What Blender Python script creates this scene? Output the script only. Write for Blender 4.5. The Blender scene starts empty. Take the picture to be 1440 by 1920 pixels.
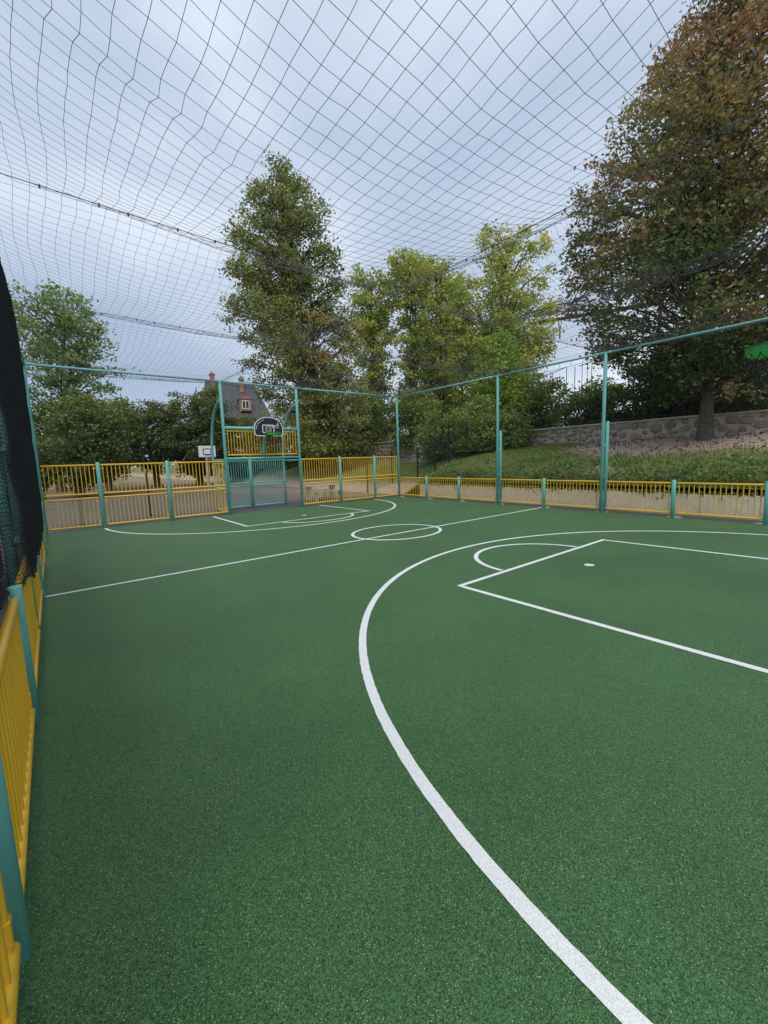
import bpy, math, random
import numpy as np
from mathutils import Vector, Matrix

random.seed(7)
rng = np.random.default_rng(11)
scene = bpy.context.scene
COL = scene.collection

# ------------------------------------------------------------------ camera
CAM = np.array([0.305, -8.2186, 1.9579])
YAW, PITCH, ROLL = 0.672404, 0.126140, -0.032310
FPX = 775.726                                     # focal length in pixels of a 1440 px wide picture

def cam_axes():
    cy, sy, cp, sp = math.cos(YAW), math.sin(YAW), math.cos(PITCH), math.sin(PITCH)
    fwd = np.array([sy*cp, cy*cp, -sp])
    right = np.array([cy, -sy, 0.0])
    up = np.cross(right, fwd)
    cr, sr = math.cos(ROLL), math.sin(ROLL)
    return cr*right + sr*up, -sr*right + cr*up, fwd

RIGHT, UP, FWD = cam_axes()
cam_data = bpy.data.cameras.new('camera')
cam = bpy.data.objects.new('camera', cam_data)
COL.objects.link(cam)
cam_data.sensor_fit = 'HORIZONTAL'
cam_data.sensor_width = 36.0
cam_data.lens = 36.0*FPX/1440.0
cam_data.clip_start = 0.02
cam_data.clip_end = 3000
cam.matrix_world = Matrix(((RIGHT[0], UP[0], -FWD[0], CAM[0]),
                           (RIGHT[1], UP[1], -FWD[1], CAM[1]),
                           (RIGHT[2], UP[2], -FWD[2], CAM[2]), (0, 0, 0, 1)))
scene.camera = cam

def ray(px, py):
    return FWD + RIGHT*(px-720)/FPX + UP*(960-py)/FPX

def at(px, py, D):
    """surveyed point of the place: the sight line through a photo pixel, D metres away over the ground"""
    d = ray(px, py)
    return CAM + d*(D/math.hypot(d[0], d[1]))

# ------------------------------------------------------------------ world, sun, exposure
SUN_EL, SUN_AZ = math.radians(56), math.radians(208)      # azimuth clockwise from +Y
world = bpy.data.worlds.new('World')
scene.world = world
world.use_nodes = True
nt = world.node_tree
nt.nodes.clear()

def N(tree, kind, **kw):
    n = tree.nodes.new(kind)
    for k, v in kw.items():
        if k.startswith('i_'):
            key = k[2:]
            key = int(key) if key.isdigit() else key.replace('_', ' ')
            n.inputs[key].default_value = v
        else:
            setattr(n, k, v)
    return n

def ramp(tree, stops, interp='LINEAR'):
    r = tree.nodes.new('ShaderNodeValToRGB')
    e = r.color_ramp.elements
    r.color_ramp.interpolation = interp
    while len(e) < len(stops):
        e.new(0.5)
    for el, (p, c) in zip(e, stops):
        el.position = p
        el.color = (*c, 1) if len(c) == 3 else c
    return r

sky = N(nt, 'ShaderNodeTexSky', sky_type='NISHITA', sun_disc=False)
sky.sun_elevation, sky.sun_rotation = SUN_EL, SUN_AZ
sky.air_density, sky.dust_density, sky.ozone_density = 1.0, 1.2, 1.5
tc = N(nt, 'ShaderNodeTexCoord')
mp = N(nt, 'ShaderNodeMapping')
mp.inputs['Location'].default_value = (3.1, 1.7, 0.6)
mp.inputs['Scale'].default_value = (1.0, 1.0, 2.1)
n1 = N(nt, 'ShaderNodeTexNoise', i_Scale=1.8, i_Detail=5.0, i_Roughness=0.40, i_Distortion=0.25)
n2 = N(nt, 'ShaderNodeTexNoise', i_Scale=1.1, i_Detail=4.0, i_Roughness=0.5)
L = nt.links.new
L(tc.outputs['Generated'], mp.inputs['Vector'])
L(mp.outputs[0], n1.inputs['Vector'])
L(mp.outputs[0], n2.inputs['Vector'])
cloud_col = ramp(nt, [(0.30, (2.75, 3.55, 4.85)), (0.44, (3.45, 4.2, 5.4)), (0.56, (4.3, 5.0, 6.1)), (0.70, (5.9, 6.5, 7.3))])
cover = ramp(nt, [(0.33, (0.80,)*3), (0.46, (0.97,)*3)])
L(n1.outputs['Fac'], cloud_col.inputs['Fac'])
L(n2.outputs['Fac'], cover.inputs['Fac'])
mixc = N(nt, 'ShaderNodeMixRGB')
L(cover.outputs['Color'], mixc.inputs['Fac'])
L(sky.outputs['Color'], mixc.inputs[1])
L(cloud_col.outputs['Color'], mixc.inputs[2])
bg = N(nt, 'ShaderNodeBackground', i_Strength=0.10)
L(mixc.outputs['Color'], bg.inputs['Color'])
wo = N(nt, 'ShaderNodeOutputWorld')
L(bg.outputs[0], wo.inputs['Surface'])

sun_data = bpy.data.lights.new('sun', 'SUN')
sun_data.energy = 1.5
sun_data.angle = math.radians(45)
sun_data.color = (1.0, 0.955, 0.89)
sun = bpy.data.objects.new('sun', sun_data)
COL.objects.link(sun)
sd = Vector((math.sin(SUN_AZ)*math.cos(SUN_EL), math.cos(SUN_AZ)*math.cos(SUN_EL), math.sin(SUN_EL)))
sun.rotation_euler = sd.to_track_quat('Z', 'Y').to_euler()
sun.location = (0, 0, 40)

vs = scene.view_settings
vs.view_transform = 'Standard'
vs.look = 'None'
vs.exposure = 0.52
vs.gamma = 1.0
vs.use_curve_mapping = False

# ------------------------------------------------------------------ mesh helpers
def unit(v):
    v = np.asarray(v, float)
    return v/(np.linalg.norm(v)+1e-12)

class MB:
    def __init__(self):
        self.v, self.f, self.s = [], [], []
    def add(self, vs_, fs, smooth=False):
        o = len(self.v)
        self.v += [tuple(map(float, p)) for p in vs_]
        self.f += [tuple(i+o for i in f) for f in fs]
        self.s += [smooth]*len(fs)
    def box(self, lo, hi):
        x0, y0, z0 = lo
        x1, y1, z1 = hi
        self.add([(x0,y0,z0),(x1,y0,z0),(x1,y1,z0),(x0,y1,z0),(x0,y0,z1),(x1,y0,z1),(x1,y1,z1),(x0,y1,z1)],
                 [(0,3,2,1),(4,5,6,7),(0,1,5,4),(1,2,6,5),(2,3,7,6),(3,0,4,7)])
    def tube(self, pts, r, n=8, cap=True, smooth=True):
        pts = [np.asarray(p, float) for p in pts]
        m = len(pts)
        rs = r if hasattr(r, '__len__') else [r]*m
        vs_, fs = [], []
        t0 = unit(pts[1]-pts[0])
        ref = np.array([0, 0, 1.0]) if abs(t0[2]) < 0.9 else np.array([0, 1.0, 0])
        a = unit(np.cross(ref, t0))
        for i in range(m):
            t = unit(pts[min(i+1, m-1)]-pts[max(i-1, 0)])
            a = unit(a - t*np.dot(a, t))
            b = np.cross(t, a)
            for k in range(n):
                an = 2*math.pi*(k+0.5)/n
                vs_.append(pts[i]+rs[i]*(math.cos(an)*a+math.sin(an)*b))
        for i in range(m-1):
            for k in range(n):
                k2 = (k+1) % n
                fs.append((i*n+k, i*n+k2, (i+1)*n+k2, (i+1)*n+k))
        self.add(vs_, fs, smooth)
        if cap:
            o = len(self.v)-len(vs_)
            self.f += [tuple(o+k for k in range(n-1, -1, -1)), tuple(o+(m-1)*n+k for k in range(n))]
            self.s += [False, False]
    def post(self, x, y, z0, z1, r, n=14, cap_h=0.012):
        """round post with a slightly domed cap"""
        self.tube([(x, y, z0), (x, y, z1-cap_h), (x, y, z1-cap_h*0.4), (x, y, z1)], [r, r, r*0.93, r*0.62], n)
    def mesh(self, name, mat):
        me = bpy.data.meshes.new(name)
        me.from_pydata(self.v, [], self.f)
        me.polygons.foreach_set('use_smooth', self.s)
        if mat:
            me.materials.append(mat)
        me.update()
        return me
    def build(self, name, mat, parent=None, loc=None):
        return link(name, self.mesh(name, mat), parent, loc)

def link(name, data, parent=None, loc=None):
    o = bpy.data.objects.new(name, data)
    COL.objects.link(o)
    if parent is not None:
        o.parent = parent
    if loc is not None:
        o.location = tuple(map(float, loc))
    return o

def np_mesh(name, verts, faces, mat, attr=None, smooth=False):
    me = bpy.data.meshes.new(name)
    k = faces.shape[1]
    me.vertices.add(len(verts))
    me.vertices.foreach_set('co', np.asarray(verts, np.float32).ravel())
    me.loops.add(faces.size)
    me.loops.foreach_set('vertex_index', faces.astype(np.int32).ravel())
    me.polygons.add(len(faces))
    me.polygons.foreach_set('loop_start', np.arange(0, faces.size, k, dtype=np.int32))
    me.polygons.foreach_set('loop_total', np.full(len(faces), k, np.int32))
    if smooth:
        me.polygons.foreach_set('use_smooth', np.ones(len(faces), bool))
    me.materials.append(mat)
    if attr is not None:
        a = me.attributes.new('tone', 'FLOAT', 'POINT')
        a.data.foreach_set('value', np.asarray(attr, np.float32))
    me.update(calc_edges=True)
    return me

def empty(name, loc=(0, 0, 0)):
    o = bpy.data.objects.new(name, None)
    o.empty_display_size = 0.2
    COL.objects.link(o)
    o.location = tuple(map(float, loc))
    return o

def tag(o, label=None, cat=None, group=None, kind=None):
    if label: o['label'] = label
    if cat: o['category'] = cat
    if group: o['group'] = group
    if kind: o['kind'] = kind
    return o

# ------------------------------------------------------------------ materials
def mat_new(name):
    m = bpy.data.materials.new(name)
    m.use_nodes = True
    t = m.node_tree
    t.nodes.clear()
    out = t.nodes.new('ShaderNodeOutputMaterial')
    p = t.nodes.new('ShaderNodeBsdfPrincipled')
    t.links.new(p.outputs[0], out.inputs['Surface'])
    return m, t, p

def paint(name, col, rough=0.45, var=0.12, scale=6.0, metal=0.0, bump=0.0, dirt=None):
    m, t, p = mat_new(name)
    geo = N(t, 'ShaderNodeNewGeometry')
    n = N(t, 'ShaderNodeTexNoise', i_Scale=scale, i_Detail=6.0, i_Roughness=0.6)
    t.links.new(geo.outputs['Position'], n.inputs['Vector'])
    c0 = tuple(c*(1-var) for c in col)
    c1 = tuple(min(1, c*(1+var)) for c in col)
    r = ramp(t, [(0.3, c0), (0.7, c1)])
    t.links.new(n.outputs['Fac'], r.inputs['Fac'])
    src = r.outputs['Color']
    if dirt:
        n3 = N(t, 'ShaderNodeTexNoise', i_Scale=scale*2.3, i_Detail=8.0, i_Roughness=0.7)
        t.links.new(geo.outputs['Position'], n3.inputs['Vector'])
        r3 = ramp(t, [(0.52, (0, 0, 0)), (0.72, (dirt[1],)*3)])
        t.links.new(n3.outputs['Fac'], r3.inputs['Fac'])
        mx = N(t, 'ShaderNodeMixRGB')
        mx.inputs[2].default_value = (*dirt[0], 1)
        t.links.new(r3.outputs['Color'], mx.inputs['Fac'])
        t.links.new(src, mx.inputs[1])
        src = mx.outputs['Color']
    t.links.new(src, p.inputs['Base Color'])
    p.inputs['Roughness'].default_value = rough
    p.inputs['Metallic'].default_value = metal
    if bump:
        n2 = N(t, 'ShaderNodeTexNoise', i_Scale=scale*12, i_Detail=4.0)
        t.links.new(geo.outputs['Position'], n2.inputs['Vector'])
        b = N(t, 'ShaderNodeBump', i_Strength=bump, i_Distance=0.02)
        t.links.new(n2.outputs['Fac'], b.inputs['Height'])
        t.links.new(b.outputs[0], p.inputs['Normal'])
    return m

def granule(name, base_stops, speck, speck_amt, bump, rough, patch=0.12, spec=0.35, sheen=0.0):
    """poured rubber crumb: every grain its own shade, a few pale flecks, a faint large mottling"""
    m, t, p = mat_new(name)
    k = t.links.new
    geo = N(t, 'ShaderNodeNewGeometry')
    v1 = N(t, 'ShaderNodeTexVoronoi', i_Scale=230.0)
    v2 = N(t, 'ShaderNodeTexVoronoi', i_Scale=170.0)
    nn = N(t, 'ShaderNodeTexNoise', i_Scale=0.55, i_Detail=5.0, i_Roughness=0.6)
    nm = N(t, 'ShaderNodeTexNoise', i_Scale=75.0, i_Detail=3.0, i_Roughness=0.7)
    for n in (v1, v2, nn, nm):
        k(geo.outputs['Position'], n.inputs['Vector'])
    sep = N(t, 'ShaderNodeSeparateColor')
    k(v1.outputs['Color'], sep.inputs[0])
    mixv = N(t, 'ShaderNodeMath', operation='MULTIPLY_ADD')
    k(nm.outputs['Fac'], mixv.inputs[0])
    mixv.inputs[1].default_value = 0.45
    add2 = N(t, 'ShaderNodeMath', operation='MULTIPLY_ADD')
    k(sep.outputs[0], add2.inputs[0])
    add2.inputs[1].default_value = 0.62
    add2.inputs[2].default_value = -0.03
    k(add2.outputs[0], mixv.inputs[2])
    r = ramp(t, base_stops)
    k(mixv.outputs[0], r.inputs['Fac'])
    pr = ramp(t, [(0.3, (1-patch,)*3), (0.7, (1+patch,)*3)])
    k(nn.outputs['Fac'], pr.inputs['Fac'])
    mul = N(t, 'ShaderNodeMixRGB', blend_type='MULTIPLY')
    mul.inputs['Fac'].default_value = 1
    k(r.outputs['Color'], mul.inputs[1])
    k(pr.outputs['Color'], mul.inputs[2])
    s2 = N(t, 'ShaderNodeSeparateColor')
    k(v2.outputs['Color'], s2.inputs[0])
    gt = N(t, 'ShaderNodeMath', operation='GREATER_THAN')
    gt.inputs[1].default_value = 1-speck_amt
    k(s2.outputs[1], gt.inputs[0])
    lt = N(t, 'ShaderNodeMath', operation='LESS_THAN')
    lt.inputs[1].default_value = 0.33
    k(v2.outputs['Distance'], lt.inputs[0])
    an = N(t, 'ShaderNodeMath', operation='MULTIPLY')
    k(gt.outputs[0], an.inputs[0])
    k(lt.outputs[0], an.inputs[1])
    sm = N(t, 'ShaderNodeMixRGB')
    sm.inputs[2].default_value = (*speck, 1)
    k(an.outputs[0], sm.inputs['Fac'])
    k(mul.outputs['Color'], sm.inputs[1])
    k(sm.outputs['Color'], p.inputs['Base Color'])
    p.inputs['Roughness'].default_value = rough
    p.inputs['Specular IOR Level'].default_value = spec
    p.inputs['Sheen Weight'].default_value = sheen
    p.inputs['Sheen Roughness'].default_value = 0.45
    p.inputs['Sheen Tint'].default_value = (0.72, 1.0, 0.68, 1)
    b = N(t, 'ShaderNodeBump', i_Strength=bump, i_Distance=0.004)
    k(v1.outputs['Distance'], b.inputs['Height'])
    k(b.outputs[0], p.inputs['Normal'])
    return m

M = {}
M['court'] = granule('green_rubber', [(0.22, (0.009, 0.038, 0.010)), (0.48, (0.035, 0.109, 0.031)), (0.85, (0.096, 0.220, 0.072))],
                     (0.50, 0.56, 0.28), 0.055, 0.55, 0.62, 0.17, 0.36, 0.12)
M['line'] = granule('white_line_rubber', [(0.15, (0.62, 0.63, 0.61)), (0.5, (0.79, 0.80, 0.77)), (0.8, (0.86, 0.87, 0.84))],
                    (0.55, 0.58, 0.58), 0.02, 0.35, 0.7, 0.06, 0.3)
M['teal'] = paint('teal_paint', (0.185, 0.525, 0.475), 0.30, 0.07, 3.0)
M['yellow'] = paint('yellow_paint', (0.80, 0.455, 0.030), 0.33, 0.06, 3.0)
M['green_rim'] = paint('green_rim_paint', (0.03, 0.30, 0.05), 0.35, 0.1, 9.0)
M['black'] = paint('black_board', (0.014, 0.016, 0.022), 0.4, 0.2, 5.0)
M['white'] = paint('white_paint', (0.74, 0.75, 0.76), 0.5, 0.05, 4.0)
M['net'] = paint('net_cord', (0.105, 0.086, 0.108), 0.8, 0.2, 9.0)
M['black_net'] = paint('black_net_cord', (0.012, 0.012, 0.014), 0.8, 0.2, 9.0)
M['cable'] = paint('steel_cable', (0.10, 0.095, 0.10), 0.6, 0.2, 9.0)
M['dark_metal'] = paint('dark_metal', (0.018, 0.020, 0.020), 0.55, 0.2, 5.0)
M['green_fence'] = paint('dark_green_fence', (0.012, 0.05, 0.038), 0.5, 0.2, 5.0)
M['screen'] = paint('dark_teal_cloth', (0.006, 0.038, 0.036), 0.8, 0.25, 4.0, bump=0.1)
M['asphalt'] = paint('asphalt', (0.085, 0.085, 0.085), 0.9, 0.35, 14.0, bump=0.3, dirt=((0.12, 0.11, 0.10), 0.7))
M['concrete'] = paint('pale_concrete', (0.74, 0.665, 0.55), 0.85, 0.10, 2.2, bump=0.08, dirt=((0.26, 0.22, 0.17), 0.55))
M['mortar'] = paint('mortar', (0.50, 0.44, 0.36), 0.95, 0.25, 5.0, bump=0.3)
M['bark'] = paint('bark', (0.055, 0.043, 0.034), 0.95, 0.4, 8.0, bump=0.6)
M['bark_grey'] = paint('grey_bark', (0.12, 0.10, 0.08), 0.95, 0.4, 7.0, bump=0.6)
M['bark_pale'] = paint('pale_bark', (0.115, 0.095, 0.062), 0.95, 0.4, 6.0, bump=0.5)
M['slate'] = paint('slate', (0.065, 0.07, 0.085), 0.7, 0.2, 3.0, dirt=((0.10, 0.085, 0.08), 0.5))
M['glass'] = paint('window_glass', (0.03, 0.035, 0.04), 0.12, 0.2, 2.0)
M['cream'] = paint('cream_render', (0.58, 0.53, 0.45), 0.85, 0.1, 2.0)
M['pale_green'] = paint('pale_green_paint', (0.34, 0.46, 0.40), 0.6, 0.1, 2.0)
M['roof_grey'] = paint('grey_roof', (0.16, 0.16, 0.165), 0.8, 0.15, 2.0)

def brick_mat():
    m, t, p = mat_new('red_brick')
    geo = N(t, 'ShaderNodeTexCoord')
    b = N(t, 'ShaderNodeTexBrick', i_Scale=3.0)
    b.inputs['Color1'].default_value = (0.36, 0.13, 0.075, 1)
    b.inputs['Color2'].default_value = (0.28, 0.10, 0.06, 1)
    b.inputs['Mortar'].default_value = (0.45, 0.38, 0.30, 1)
    mp_ = N(t, 'ShaderNodeMapping')
    mp_.inputs['Rotation'].default_value = (math.pi/2, 0, 0)
    t.links.new(geo.outputs['Object'], mp_.inputs['Vector'])
    t.links.new(mp_.outputs[0], b.inputs['Vector'])
    t.links.new(b.outputs['Color'], p.inputs['Base Color'])
    p.inputs['Roughness'].default_value = 0.9
    return m
M['brick'] = brick_mat()

def stone_mat():
    m, t, p = mat_new('rubble_stone')
    oi = N(t, 'ShaderNodeObjectInfo')
    geo = N(t, 'ShaderNodeNewGeometry')
    n = N(t, 'ShaderNodeTexNoise', i_Scale=9.0, i_Detail=8.0, i_Roughness=0.65)
    t.links.new(geo.outputs['Position'], n.inputs['Vector'])
    big = N(t, 'ShaderNodeTexNoise', i_Scale=2.2, i_Detail=2.0)
    t.links.new(geo.outputs['Position'], big.inputs['Vector'])
    mx = N(t, 'ShaderNodeMath', operation='MULTIPLY_ADD')
    t.links.new(oi.outputs['Random'], mx.inputs[0])
    mx.inputs[1].default_value = 0.35
    ad = N(t, 'ShaderNodeMath', operation='MULTIPLY_ADD')
    t.links.new(n.outputs['Fac'], ad.inputs[0])
    ad.inputs[1].default_value = 0.55
    t.links.new(mx.outputs[0], ad.inputs[2])
    t.links.new(big.outputs['Fac'], mx.inputs[2])
    mx.inputs[2].default_value = 0.1
    r = ramp(t, [(0.40, (0.07, 0.056, 0.042)), (0.66, (0.17, 0.135, 0.10)), (0.95, (0.33, 0.27, 0.20))])
    t.links.new(ad.outputs[0], r.inputs['Fac'])
    t.links.new(r.outputs['Color'], p.inputs['Base Color'])
    p.inputs['Roughness'].default_value = 0.95
    b = N(t, 'ShaderNodeBump', i_Strength=0.5, i_Distance=0.03)
    t.links.new(n.outputs['Fac'], b.inputs['Height'])
    t.links.new(b.outputs[0], p.inputs['Normal'])
    return m
M['stone'] = stone_mat()

def leaf_mat(name, stops, trans=0.36, rough=0.5):
    m = bpy.data.materials.new(name)
    m.use_nodes = True
    t = m.node_tree
    t.nodes.clear()
    out = t.nodes.new('ShaderNodeOutputMaterial')
    p = t.nodes.new('ShaderNodeBsdfPrincipled')
    a = N(t, 'ShaderNodeAttribute', attribute_name='tone')
    r = ramp(t, stops)
    t.links.new(a.outputs['Fac'], r.inputs['Fac'])
    t.links.new(r.outputs['Color'], p.inputs['Base Color'])
    p.inputs['Roughness'].default_value = rough
    p.inputs['Specular IOR Level'].default_value = 0.5
    tr = t.nodes.new('ShaderNodeBsdfTranslucent')
    br = N(t, 'ShaderNodeMixRGB', blend_type='MULTIPLY')
    br.inputs['Fac'].default_value = 1
    br.inputs[2].default_value = (1.25, 1.2, 0.6, 1)
    t.links.new(r.outputs['Color'], br.inputs[1])
    t.links.new(br.outputs['Color'], tr.inputs['Color'])
    ms = N(t, 'ShaderNodeMixShader')
    ms.inputs[0].default_value = trans
    t.links.new(p.outputs[0], ms.inputs[1])
    t.links.new(tr.outputs[0], ms.inputs[2])
    t.links.new(ms.outputs[0], out.inputs['Surface'])
    return m

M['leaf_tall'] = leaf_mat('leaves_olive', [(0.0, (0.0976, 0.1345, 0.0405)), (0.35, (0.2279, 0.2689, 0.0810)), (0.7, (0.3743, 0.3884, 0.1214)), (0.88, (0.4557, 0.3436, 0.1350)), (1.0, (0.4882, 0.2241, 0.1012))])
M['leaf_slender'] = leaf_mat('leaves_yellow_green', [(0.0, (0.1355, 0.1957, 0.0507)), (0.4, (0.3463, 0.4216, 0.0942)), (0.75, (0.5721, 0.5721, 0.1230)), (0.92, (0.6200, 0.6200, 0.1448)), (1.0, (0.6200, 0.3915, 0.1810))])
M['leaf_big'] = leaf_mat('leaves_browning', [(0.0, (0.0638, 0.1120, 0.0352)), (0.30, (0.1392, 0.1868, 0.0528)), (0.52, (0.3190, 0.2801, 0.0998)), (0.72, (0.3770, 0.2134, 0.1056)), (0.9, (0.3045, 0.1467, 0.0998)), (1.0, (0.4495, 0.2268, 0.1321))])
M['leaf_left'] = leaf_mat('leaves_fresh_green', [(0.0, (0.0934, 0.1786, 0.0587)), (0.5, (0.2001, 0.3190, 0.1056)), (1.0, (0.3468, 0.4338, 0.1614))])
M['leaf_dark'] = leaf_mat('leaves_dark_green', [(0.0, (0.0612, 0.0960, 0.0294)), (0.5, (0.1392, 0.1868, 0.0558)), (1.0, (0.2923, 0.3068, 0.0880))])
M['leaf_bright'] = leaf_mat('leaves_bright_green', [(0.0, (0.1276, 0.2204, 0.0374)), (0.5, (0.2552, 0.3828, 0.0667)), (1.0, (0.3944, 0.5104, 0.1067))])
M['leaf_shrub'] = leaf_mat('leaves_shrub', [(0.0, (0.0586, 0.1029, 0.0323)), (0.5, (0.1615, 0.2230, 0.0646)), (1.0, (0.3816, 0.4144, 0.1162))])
M['grass'] = leaf_mat('grass_blades', [(0.0, (0.10, 0.165, 0.035)), (0.45, (0.20, 0.275, 0.06)), (0.8, (0.32, 0.34, 0.11)), (1.0, (0.42, 0.36, 0.18))], 0.25)
M['dead'] = leaf_mat('dead_leaves', [(0.0, (0.10, 0.055, 0.03)), (1.0, (0.24, 0.15, 0.06))], 0.1)

def ground_mat():
    m, t, p = mat_new('dusty_playground')
    k = t.links.new
    geo = N(t, 'ShaderNodeNewGeometry')
    n = N(t, 'ShaderNodeTexNoise', i_Scale=0.22, i_Detail=7.0, i_Roughness=0.6)
    n2 = N(t, 'ShaderNodeTexNoise', i_Scale=24.0, i_Detail=6.0, i_Roughness=0.75)
    k(geo.outputs['Position'], n.inputs['Vector'])
    k(geo.outputs['Position'], n2.inputs['Vector'])
    sx = N(t, 'ShaderNodeSeparateXYZ')
    k(geo.outputs['Position'], sx.inputs[0])
    far = N(t, 'ShaderNodeMapRange')
    far.inputs['From Min'].default_value = 22
    far.inputs['From Max'].default_value = 44
    k(sx.outputs['Y'], far.inputs['Value'])
    r1 = ramp(t, [(0.3, (0.085, 0.078, 0.070)), (0.7, (0.14, 0.125, 0.105))])
    r2 = ramp(t, [(0.3, (0.17, 0.135, 0.095)), (0.7, (0.27, 0.215, 0.15))])
    k(n.outputs['Fac'], r1.inputs['Fac'])
    k(n.outputs['Fac'], r2.inputs['Fac'])
    side = N(t, 'ShaderNodeMapRange')
    side.inputs['From Min'].default_value = 9.5
    side.inputs['From Max'].default_value = 12.5
    k(sx.outputs['X'], side.inputs['Value'])
    mxf = N(t, 'ShaderNodeMath', operation='MAXIMUM')
    k(far.outputs[0], mxf.inputs[0])
    k(side.outputs[0], mxf.inputs[1])
    mx = N(t, 'ShaderNodeMixRGB')
    k(mxf.outputs[0], mx.inputs['Fac'])
    k(r1.outputs['Color'], mx.inputs[1])
    k(r2.outputs['Color'], mx.inputs[2])
    g = ramp(t, [(0.25, (0.7,)*3), (0.75, (1.25,)*3)])
    k(n2.outputs['Fac'], g.inputs['Fac'])
    mu = N(t, 'ShaderNodeMixRGB', blend_type='MULTIPLY')
    mu.inputs['Fac'].default_value = 1
    k(mx.outputs['Color'], mu.inputs[1])
    k(g.outputs['Color'], mu.inputs[2])
    k(mu.outputs['Color'], p.inputs['Base Color'])
    p.inputs['Roughness'].default_value = 0.95
    b = N(t, 'ShaderNodeBump', i_Strength=0.4, i_Distance=0.02)
    k(n2.outputs['Fac'], b.inputs['Height'])
    k(b.outputs[0], p.inputs['Normal'])
    return m
M['ground'] = ground_mat()

def hill_mat():
    m, t, p = mat_new('grassy_bank_soil')
    k = t.links.new
    geo = N(t, 'ShaderNodeNewGeometry')
    at_ = N(t, 'ShaderNodeAttribute', attribute_name='tone')
    n2 = N(t, 'ShaderNodeTexNoise', i_Scale=7.0, i_Detail=8.0, i_Roughness=0.7)
    k(geo.outputs['Position'], n2.inputs['Vector'])
    a = ramp(t, [(0.3, (0.075, 0.115, 0.030)), (0.7, (0.16, 0.19, 0.06))])
    d = ramp(t, [(0.3, (0.30, 0.22, 0.175)), (0.7, (0.50, 0.385, 0.305))])
    k(n2.outputs['Fac'], a.inputs['Fac'])
    k(n2.outputs['Fac'], d.inputs['Fac'])
    mx = N(t, 'ShaderNodeMixRGB')
    k(at_.outputs['Fac'], mx.inputs['Fac'])
    k(a.outputs['Color'], mx.inputs[1])
    k(d.outputs['Color'], mx.inputs[2])
    k(mx.outputs['Color'], p.inputs['Base Color'])
    p.inputs['Roughness'].default_value = 0.95
    b = N(t, 'ShaderNodeBump', i_Strength=0.6, i_Distance=0.05)
    k(n2.outputs['Fac'], b.inputs['Height'])
    k(b.outputs[0], p.inputs['Normal'])
    return m
M['hill'] = hill_mat()

# ------------------------------------------------------------------ survey of the court (metres)
P = 2.0433                       # post spacing of the side fences
W, LEN = 14.42, 4*2.0433         # court width, half length
XC = W/2
GX0, GX1 = 5.615, 8.77           # goal posts
HP = 5.085                       # height of the net poles
ENDX = [0.0, 1.52, 3.56, GX0, GX1, 10.82, 12.84, W]

# ------------------------------------------------------------------ ground, court, hill
def sheet(name, x0, y0, x1, y1, z, mat, parent=None):
    b = MB()
    b.add([(x0,y0,z),(x1,y0,z),(x1,y1,z),(x0,y1,z)], [(0,1,2,3)])
    return b.build(name, mat, parent)
tag(sheet('ground', -600, -600, 600, 900, -0.05, M['ground']), kind='structure')
edge = sheet("asphalt_border", -0.7, -12, 15.3, 10.6, -0.012, M['asphalt'])
tag(edge, kind='structure')

cb = MB()
cb.box((-0.02, -11.0, -0.03), (W+0.02, LEN+0.10, 0.0))
court = cb.build('court_surface', M['court'])
tag(court, kind='structure')

def strip(name, pts, width, closed=False, z=0.004, jitter=0.0013):
    pts = [np.array(p, float) for p in pts]
    dense = []
    segs = len(pts) if closed else len(pts)-1
    for i in range(segs):
        a, b = pts[i], pts[(i+1) % len(pts)]
        n = max(1, int(np.linalg.norm(b-a)/0.04))
        dense += [a+(b-a)*j/n for j in range(n)]
    if not closed:
        dense.append(pts[-1])
    m = len(dense)
    D = np.array(dense)
    if closed:
        T = np.roll(D, -1, 0)-np.roll(D, 1, 0)
    else:
        T = np.gradient(D, axis=0)
    T /= np.linalg.norm(T, axis=1)[:, None]
    Nn = np.stack([-T[:, 1], T[:, 0]], 1)
    # mitre sharp corners
    jl, jr = rng.normal(0, jitter, m), rng.normal(0, jitter, m)
    A = D+Nn*(width/2+jl)[:, None]
    B = D-Nn*(width/2+jr)[:, None]
    v = np.zeros((2*m, 3))
    v[0::2, :2], v[1::2, :2] = A, B
    v[:, 2] = z
    i = np.arange(m if closed else m-1)
    j = (i+1) % m
    f = np.stack([2*i, 2*i+1, 2*j+1, 2*j], 1)
    return link(name, np_mesh(name, v, f, M['line']), court)

def ell(cx, cy, rx, ry, a0, a1, n=90):
    return [(cx+rx*math.cos(math.radians(a)), cy+ry*math.sin(math.radians(a))) for a in np.linspace(a0, a1, n)]

LW = 0.082
strip('halfway_line', [(0.04, 0.0), (W-0.04, 0.06)], 0.075)
strip('centre_circle', ell(7.48, 0.25, 1.27, 1.07, 0, 356, 90), 0.085, True, z=0.008)
strip('goal_area_arc', ell(7.30, -8.0, 5.62, 5.62, 180, 0, 140)[::-1] , LW)
strip('goal_area_arc', ell(7.12, LEN, 5.60, 4.96, 181, 359, 120), 0.085)
strip('key_side_line', [(5.05, -9.2), (5.01, -4.16)], LW)
strip('key_side_line', [(9.86, -4.16), (10.12, -9.2)], LW)
strip('key_front_line', [(4.97, -4.125), (9.90, -4.125)], LW, z=0.008)
strip('key_arc', ell(7.48, -4.09, 1.30, 1.28, 178, 2, 60), LW)
strip('key_side_line', [(4.97, 8.15), (4.97, 4.62)], 0.085)
strip('key_side_line', [(9.77, 4.61), (9.62, 8.15)], 0.085)
strip('key_front_line', [(4.93, 4.575), (9.81, 4.575)], 0.085, z=0.008)
strip('key_arc', ell(7.50, 4.54, 1.35, 0.88, 182, 358, 60), 0.085)
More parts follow.
